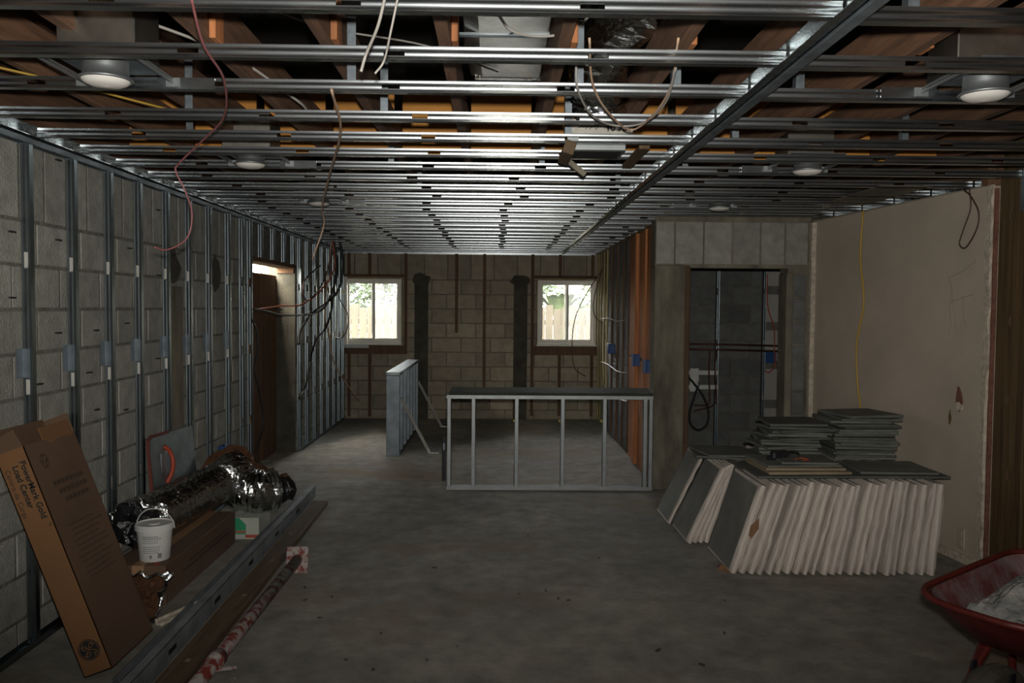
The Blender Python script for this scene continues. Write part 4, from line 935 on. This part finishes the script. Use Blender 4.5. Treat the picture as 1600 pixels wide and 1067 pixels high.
b = MB(); b.tube([pA+d_*1.4+Vector((.0,0,-.01)), pA+d_*1.4+Vector((.10,.04,-.012))], .008, 6); b.build('pin', POST, t)
b = MB(); b.M = Matrix.Translation((-1.63, 4.0, 0)) @ Matrix.Rotation(radians(66), 4, 'Z'); b.box(0, .38, -.02, .02, 0, .016, .002); b.box(0, .38, .014, .02, .016, .03)
tag(b.build('trim_strip', PLEDGE, origin=(-1.6, 4.15, 0)), 'short cream strip on the floor between the carton and steel studs', 'strip')
# ================================================================== TILE SLABS standing on edge
ORD = ['first','second','third','fourth','fifth','sixth','seventh','eighth','ninth','tenth','eleventh','twelfth','thirteenth','fourteenth','fifteenth','sixteenth','seventeenth','eighteenth','nineteenth','twentieth','twenty-first','twenty-second','twenty-third','twenty-fourth']
def slab(x, y, th, dep, h, lean, label, seed, rough_edge=True, face=True, group='wrapped slabs standing on edge'):
    """x = foot of the outer (floor side) edge; leans towards +x"""
    r_ = random.Random(seed)
    M = Matrix.Translation((x+th*cos(lean), y, 0)) @ Matrix.Rotation(lean, 4, 'Y') @ Matrix.Translation((-th, 0, 0))
    t = empty('tile_slab', (x, y, 0), label, 'tile slab', group)
    b = MB(); b.M = M; nz = 9; rings = []
    for k in range(nz+1):
        z = .003 + (h-.003)*k/nz; e = .5*th
        wob = r_.uniform(-.003, .003) if rough_edge else 0; wob2 = r_.uniform(-.003, .003) if rough_edge else 0; fr = r_.uniform(-.006, .006) if rough_edge else 0
        sh = .72 if k in (0, nz) else 1.0
        ring = [(e-e*sh*.99, .012+abs(fr), z), (e-e*.72*sh+wob, -.004+fr, z), (e+wob2, -.011+fr, z), (e+e*.72*sh+wob, -.004+fr, z), (e+e*sh*.99, .012, z), (th*.995, dep, z), (th*.005, dep, z)]
        rings.append(ring)
    n_ = 7; vs = [p for rg in rings for p in rg]
    fs = [(k*n_+q, k*n_+(q+1) % n_, (k+1)*n_+(q+1) % n_, (k+1)*n_+q) for k in range(nz) for q in range(n_)] + [tuple(range(n_))[::-1], tuple(nz*n_+q for q in range(n_))]
    b.add(vs, fs); b.build('wrapping', PAPER, t)
    if face:
        b = MB(); b.M = M; b.box(-.004, .0005, .02, dep-.01, .015, h-.02); b.build('slab_face', TILEF, t)
    return t
NS = 23
for k in range(NS):
    f_ = k/(NS-1); th = .051
    lab = '%s paper-wrapped white slab of the front row, counted from the wheelbarrow side' % ORD[NS-1-k]
    rk = random.Random(300+k); th = rk.choice((.030, .038, .044, .047, .047)) if k else .05
    slab(1.375 + f_*1.165, 4.775+rk.uniform(-.016, .016), th, .50, .555 + rk.uniform(-.018, .014), radians(19.5 - 14*f_ + rk.uniform(-1.3, 1.3)), lab, 100+k, face=(k == 0))
for k in range(4):
    slab(1.262+.040*k, 5.40+.01*k, .043, .42, .55, radians(25-2.3*k), ['outermost','second','third','innermost'][k]+' white slab of the short middle row on the open floor side', 140+k, face=(k == 0))
for k in range(2):
    slab(1.275+.16*k-.03*(1-k), 5.86+.05*(1-k), .022, .40, .54, radians(26-1.5*k), ['thin dark-faced slab at the far outer corner of the pile','second thin dark-faced slab at the far corner of the pile'][k], 150+k, face=True)
for k in range(9):   # inner rows carrying the stacked tiles
    slab(1.50+.125*k, 5.36+.0*k, .06, .75, .548, radians(15-1.2*k), '%s half-hidden slab behind the front row of the pile' % ORD[k], 160+k, face=(k == 0))
# loose bits on the pile's foot
b = MB(); b.add([(1.33,4.86,.0),(1.42,4.80,.0),(1.40,4.93,.0),(1.36,4.98,.0),(1.35,4.88,.03),(1.40,4.86,.025)], [(0,1,5,4),(1,2,5),(2,3,4,5),(3,0,4)])
tag(b.build('torn_paper', TORN, origin=(1.37,4.88,0)), 'torn brown paper at the foot of the nearest white slab', 'paper scrap')
b = MB(); b.M = Matrix.Translation((1.49, 4.755, .30)) @ Matrix.Rotation(radians(20), 4, 'Y'); b.add([(0,0,0),(.028,-.004,.06),(.05,-.002,.0),(.03,-.004,-.07),(.008,-.002,-.06),(.0,.004,0)], [(0,5,4,3,2,1)]); 
tag(b.build('torn_paper', TORN, origin=(1.5,4.755,.3)), 'brown torn card flap on the front of the white slabs', 'paper scrap')
# ------------- flat tiles on top
def tile(cx, cy, z, lx, ly, th, rz, label, m=TILE, tilt=0, name='slate_tile', group='slate tiles stacked on the pile', cat='tile'):
    me_key = (round(lx,3), round(ly,3), round(th,3), m.name)
    if me_key not in BM:
        b = MB(); b.box(-lx/2, lx/2, -ly/2, ly/2, 0, th, .0025); BM[me_key] = b.mesh('tile', m)
    o = inst(name, BM[me_key], (cx, cy, z), None, rot=(0, radians(tilt), radians(rz)))
    return tag(o, label, cat, group)
tile(2.39, 5.06, .566, .60, .50, .014, 0, 'broad dark slate sheet lying along the front of the pile top by the plaster wall')
tile(1.815, 5.05, .568, .54, .50, .012, 0, 'broad dark slate sheet lying along the front of the pile top on the open side', tilt=-.3)
tile(2.42, 5.05, .581, .46, .38, .013, -3, 'single slate tile laid near the wall corner of the pile')
tile(1.86, 5.05, .5815, .50, .42, .016, 2, 'lower tan-edged board on the pile top under the black tool', TANB, name='tan_board', group='tan boards on the pile', cat='board')
tile(1.85, 5.07, .599, .48, .40, .016, 0, 'upper tan-edged board on the pile top under the black tool', TANB, name='tan_board', group='tan boards on the pile', cat='board')
tile(1.84, 5.08, .6165, .46, .38, .012, 4, 'slate tile lying on the tan boards, lower of two')
tile(1.90, 5.06, .6295, .34, .30, .012, -3, 'slate tile lying on the tan boards, upper of two')
tile(1.56, 5.62, .566, .42, .42, .014, -6, 'slate tile at the far open-floor side of the pile', tilt=2)
tile(1.57, 5.60, .582, .40, .40, .013, 8, 'upper slate tile at the far open-floor side of the pile', tilt=2)
rt = random.Random(11)
z = .567
for k in range(17):
    th = .0165; jit = .03 if k < 15 else .045
    rz = rt.uniform(-7, 7) if k != 16 else 12
    tile(2.45+rt.uniform(-jit, jit), 5.58+rt.uniform(-jit, jit), z, .40, .38, th, rz, '%s tile up in the tall slate stack against the plaster wall' % ORD[k]); z += th+.0008
z = .567
for k in range(13):
    th = .0165; s_ = .004*k
    tile(1.995-.04*sin(k*.5)+.03*(k/13)+rt.uniform(-.02, .02), 5.62+rt.uniform(-.03, .03), z, .38, .38, th, rt.uniform(-13, 13), '%s tile up in the splayed slate stack away from the wall' % ORD[k], tilt=rt.uniform(-1.2, .6)); z += th+.0015
t = empty('black_hand_tool', (1.80, 5.16, .63), 'small black hand tool lying on the slate tiles', 'tool')
b = MB(); b.M = Matrix.Translation((1.76, 5.08, .650)) @ Matrix.Rotation(radians(20), 4, 'Z'); b.box(-.06, .06, -.025, .025, -.020, .035, .012); b.build('tool_body', BLACKP, t)
b = MB(); b.tube(spline([(1.80,5.09,.655),(1.85,5.11,.672),(1.89,5.12,.66),(1.90,5.12,.646)], 4), .009, 6); b.tube([(1.72,5.07,.645),(1.68,5.06,.642)], .014, 6); b.build('tool_handle', BLACKP, t)
wire('tool_cord', [(1.83,5.0,.645),(1.88,5.03,.646),(1.91,4.99,.645),(1.86,4.96,.645)], .004, WIREO, 'short red cord lying beside the black hand tool', 'cord')

# ================================================================== WHEELBARROW
ax = radians(30)
f = Vector((-cos(ax), -sin(ax), 0)); s_ = Vector((sin(ax), -cos(ax), 0))
org = Vector((1.512, 2.56, 0))
M = Matrix(((f.x, s_.x, 0, org.x), (f.y, s_.y, 0, org.y), (0, 0, 1, 0), (0, 0, 0, 1)))
t = empty('wheelbarrow', (org.x, org.y, 0), 'red steel wheelbarrow filled with grey rubble beside the plaster wall', 'wheelbarrow')
def trap(xf, xb, wf, wb_, r_, n=6):
    cs = [(xf, wf/2), (xb, wb_/2), (xb, -wb_/2), (xf, -wf/2)]; out = []
    for i in range(4):
        p, c_, q = Vector((*cs[i-1], 0)), Vector((*cs[i], 0)), Vector((*cs[(i+1) % 4], 0))
        d1, d2 = (p-c_).normalized(), (q-c_).normalized()
        a, e = c_+d1*r_, c_+d2*r_
        for k in range(n+1):
            s = k/n; out.append(a*(1-s)**2 + c_*2*s*(1-s) + e*s*s)
    return out
lv = [(trap(0, -.90, .44, .66, .17), .60), (trap(-.012, -.888, .42, .64, .165), .592), (trap(-.09, -.82, .34, .54, .12), .52), (trap(-.20, -.70, .26, .44, .09), .435), (trap(-.25, -.64, .2, .38, .08), .415)]
n_ = len(lv[0][0]); b = MB(); b.M = M; vs = [(p.x, p.y, z) for L_, z in lv for p in L_]
fs = [(i*n_+k, (i+1)*n_+k, (i+1)*n_+(k+1) % n_, i*n_+(k+1) % n_) for i in range(1, 4) for k in range(n_)] + [tuple(4*n_+k for k in range(n_))]
b.add(vs, fs); o = b.build('tray_outside', REDPT, t, smooth=True)
b = MB(); b.M = M; ins = [(1-.016/.44)]
vs = [((p.x+.42)*.978-.42, p.y*.965, z+.006) for L_, z in lv for p in L_]
b.add(vs, [tuple(reversed(f_)) for f_ in fs]); b.build('tray_inside', REDDU, t, smooth=True)
b = MB(); b.M = M; rim = [(p.x, p.y, .600) for p in lv[0][0]]; rim.append(rim[0]); rim.append(rim[1]); b.tube(rim, .0115, 8, cap=False); b.build('tray_rim', REDPT, t, smooth=True)
b = MB(); b.M = M; G = 26; vs = []; fs2 = []
lim = [((p.x+.45)*.87-.45, p.y*.86) for p in lv[2][0]]
cx_, cy_ = -.46, 0
rrb = random.Random(5)
RN = 12
for i in range(RN+1):
    q = i/RN
    for k in range(n_):
        x_ = cx_+(lim[k][0]-cx_)*q; y_ = cy_+(lim[k][1]-cy_)*q
        h = .540 + .10*(1-q**1.5) + .028*(sin(x_*19+1)*cos(y_*23)) + rrb.uniform(-.012, .012) - .035*(q > .95)
        h += 0
        vs.append((x_, y_, h))
fs2 = [(i*n_+k, i*n_+(k+1) % n_, (i+1)*n_+(k+1) % n_, (i+1)*n_+k) for i in range(RN) for k in range(n_)]
b.add(vs, fs2); ob = b.build('rubble_heap', RUBBL); tag(ob, 'grey rubble and dust heaped in the red wheelbarrow tray', 'rubble', kind='stuff')
b = MB(); b.M = M; b.lathe([(.10,-.04),(.165,-.046),(.19,-.040),(.20,-.022),(.202,-.008),(.196,-.004),(.196,.004),(.202,.008),(.20,.022),(.19,.040),(.165,.046),(.10,.04)], (-.13, 0, .202), 36, 'Y'); ty = b.build('tyre', TYRE, t, smooth=False)
b = MB(); b.M = M; b.lathe([(.001,-.03),(.04,-.035),(.05,-.02),(.105,-.025),(.105,.025),(.05,.02),(.04,.035),(.001,.03)], (-.13, 0, .202), 24, 'Y'); b.build('hub', BLACKP, ty)
for sy in (-1, 1):
    b = MB(); b.M = M; b.tube([(.06, sy*.085, .18), (-.13, sy*.09, .25), (-.32, sy*.14, .385), (-.8, sy*.22, .40), (-1.35, sy*.26, .48)], .018, 10); b.build('handle_rail', REDPT, t, smooth=True)
    b = MB(); b.M = M; b.tube([(-.60, sy*.19, .36), (-.66, sy*.2, .02), (-.80, sy*.21, .02), (-.86, sy*.22, .37)], .014, 8); b.build('leg', REDPT, t)
    b = MB(); b.M = M; b.box(-.145, -.115, sy*.062-.004, sy*.062+.004, .18, .40, .002); b.build('axle_bracket', BLACKP, t)
    b = MB(); b.M = M; b.tube([(-.28, sy*.10, .40), (.02, sy*.088, .19)], .012, 8); b.build('front_brace', REDPT, t)
b = MB(); b.M = M; b.tube([(.06, -.088, .18), (.085, 0, .175), (.06, .088, .18)], .016, 8); b.build('nose_bar', REDPT, t)
b = MB(); b.M = M; b.tube([(-.13, -.10, .202), (-.13, .10, .202)], .009, 8); b.build('axle', GALVD, t)

# ================================================================== FLOOR DEBRIS
rd = random.Random(21); b = MB()
spots = [(-.55,3.9),(-.9,4.4),(-.95,4.35),(-.9,4.1),(-.7,3.6),(-1.0,4.55),(.35,4.35),(.38,4.37),(.30,4.5),(.1,4.45),(.7,3.7),(.9,3.55),(-.2,3.75),(-.35,4.9),(.6,5.1),(-1.52,4.35),(1.1,3.9),(-.3,3.6),(-.5,3.5),(1.25,4.35),(.2,5.6)]
for (x_, y_) in spots:
    L = rd.uniform(.005, .017); a = rd.uniform(0, pi); b.M = Matrix.Translation((x_+rd.uniform(-.05,.05), y_, 0)) @ Matrix.Rotation(a, 4, 'Z'); b.box(-L, L, -L*.3, L*.35, 0, rd.uniform(.004, .012), .001)
b.M = None
tag(b.build('floor_debris', INKF), 'small dark chips scattered on the concrete floor', 'debris', kind='stuff')
# ================================================================== OUTSIDE
fe = empty('board_fence', (0, 14.6, -.12), 'weathered wooden board fence outside the windows', 'fence')
FB = {}
x = -5.6; k = 0
fbm = []
for v in range(3):
    b = MB(); h = (1.68, 1.72, 1.65)[v]; b.box(-.068, .068, 0, .018, 0, h, .003); fbm.append(b.mesh('fence_board', FENCE))
while x < 4.5:
    inst('fence_board', fbm[k % 3], (x, 14.6+.006*(k % 2), -.12), fe); x += .142; k += 1
for z in (.25, 1.25):
    b = MB(); b.box(-5.7, 4.5, 14.63, 14.67, z, z+.09); b.build('fence_rail', FENCE, fe)
def tree(x, y, h, rx, rz, lm, label, leaf=.06, n=2600, seed=1, tall=False):
    r_ = random.Random(seed); t = empty('yard_tree', (x, y, -.12), label, 'tree', 'trees behind the fence')
    b = MB(); b.tube([(x, y, -.12), (x+.05, y, h*.5), (x-.05, y, h)], [.09, .06, .03], 8); b.build('trunk', BARK, t)
    b = MB()
    cl_ = [(x+r_.uniform(-rx, rx)*.8, y+r_.uniform(-rx, rx)*.6, h+r_.uniform(-rz, rz)*.9, r_.uniform(.3, .55)*rx) for _ in range(22)]
    for _ in range(n):
        c_ = cl_[r_.randrange(len(cl_))]
        d_ = Vector((r_.gauss(0,1), r_.gauss(0,1), r_.gauss(0,1))).normalized()*c_[3]*r_.uniform(.55, 1)
        p = Vector(c_[:3])+d_; a = Vector((r_.gauss(0,1), r_.gauss(0,1), r_.gauss(0,.6))).normalized(); q = a.orthogonal().normalized()
        L = leaf*r_.uniform(.7, 1.5); b.add([p-a*L, p+q*L*.5, p+a*L, p-q*L*.5], [(0,1,2,3)])
    b.build('foliage', lm, t)
    return t
tree(-3.6, 16.2, 1.9, 1.1, .8, LEAFA, 'leafy green tree behind the fence, seen through the first window', seed=2)
tree(-2.0, 18.6, 2.2, 1.1, 1.0, LEAFB, 'pale green tree farther behind the fence, seen through the first window', seed=3)
tree(2.6, 16.9, 2.0, .9, .9, LEAFB, 'pale green tree behind the fence, seen through the second window', seed=5)
tree(.6, 19.6, 2.2, 1.0, 1.0, LEAFA, 'green tree far behind the fence between the two windows', seed=6)
t = empty('banana_plant', (1.15, 15.3, -.12), 'broad-leaved plant behind the fence, seen through the second window', 'plant')
r_ = random.Random(9)
for k in range(9):
    a = 2*pi*k/9+r_.uniform(-.3, .3); L = r_.uniform(.6, .95); b = MB(); prev = []
    for i in range(7):
        q = i/6; cx_ = 1.15+L*q*cos(a)*.75; cy_ = 15.3+L*q*sin(a)*.4; cz_ = 1.25+1.15*q*(1.2-.75*q); w_ = .13*sin(pi*min(1, q*.9+.08))
        prev += [(cx_-sin(a)*w_, cy_+cos(a)*w_*.6, cz_), (cx_+sin(a)*w_, cy_-cos(a)*w_*.6, cz_+.01)]
    b.add(prev, [(2*i, 2*i+1, 2*i+3, 2*i+2) for i in range(6)]); b.build('leaf', LEAFB, t)
b = MB(); b.tube([(1.15, 15.3, -.12), (1.15, 15.3, 1.35)], [.07, .05], 8); b.build('stem', LEAFB, t)
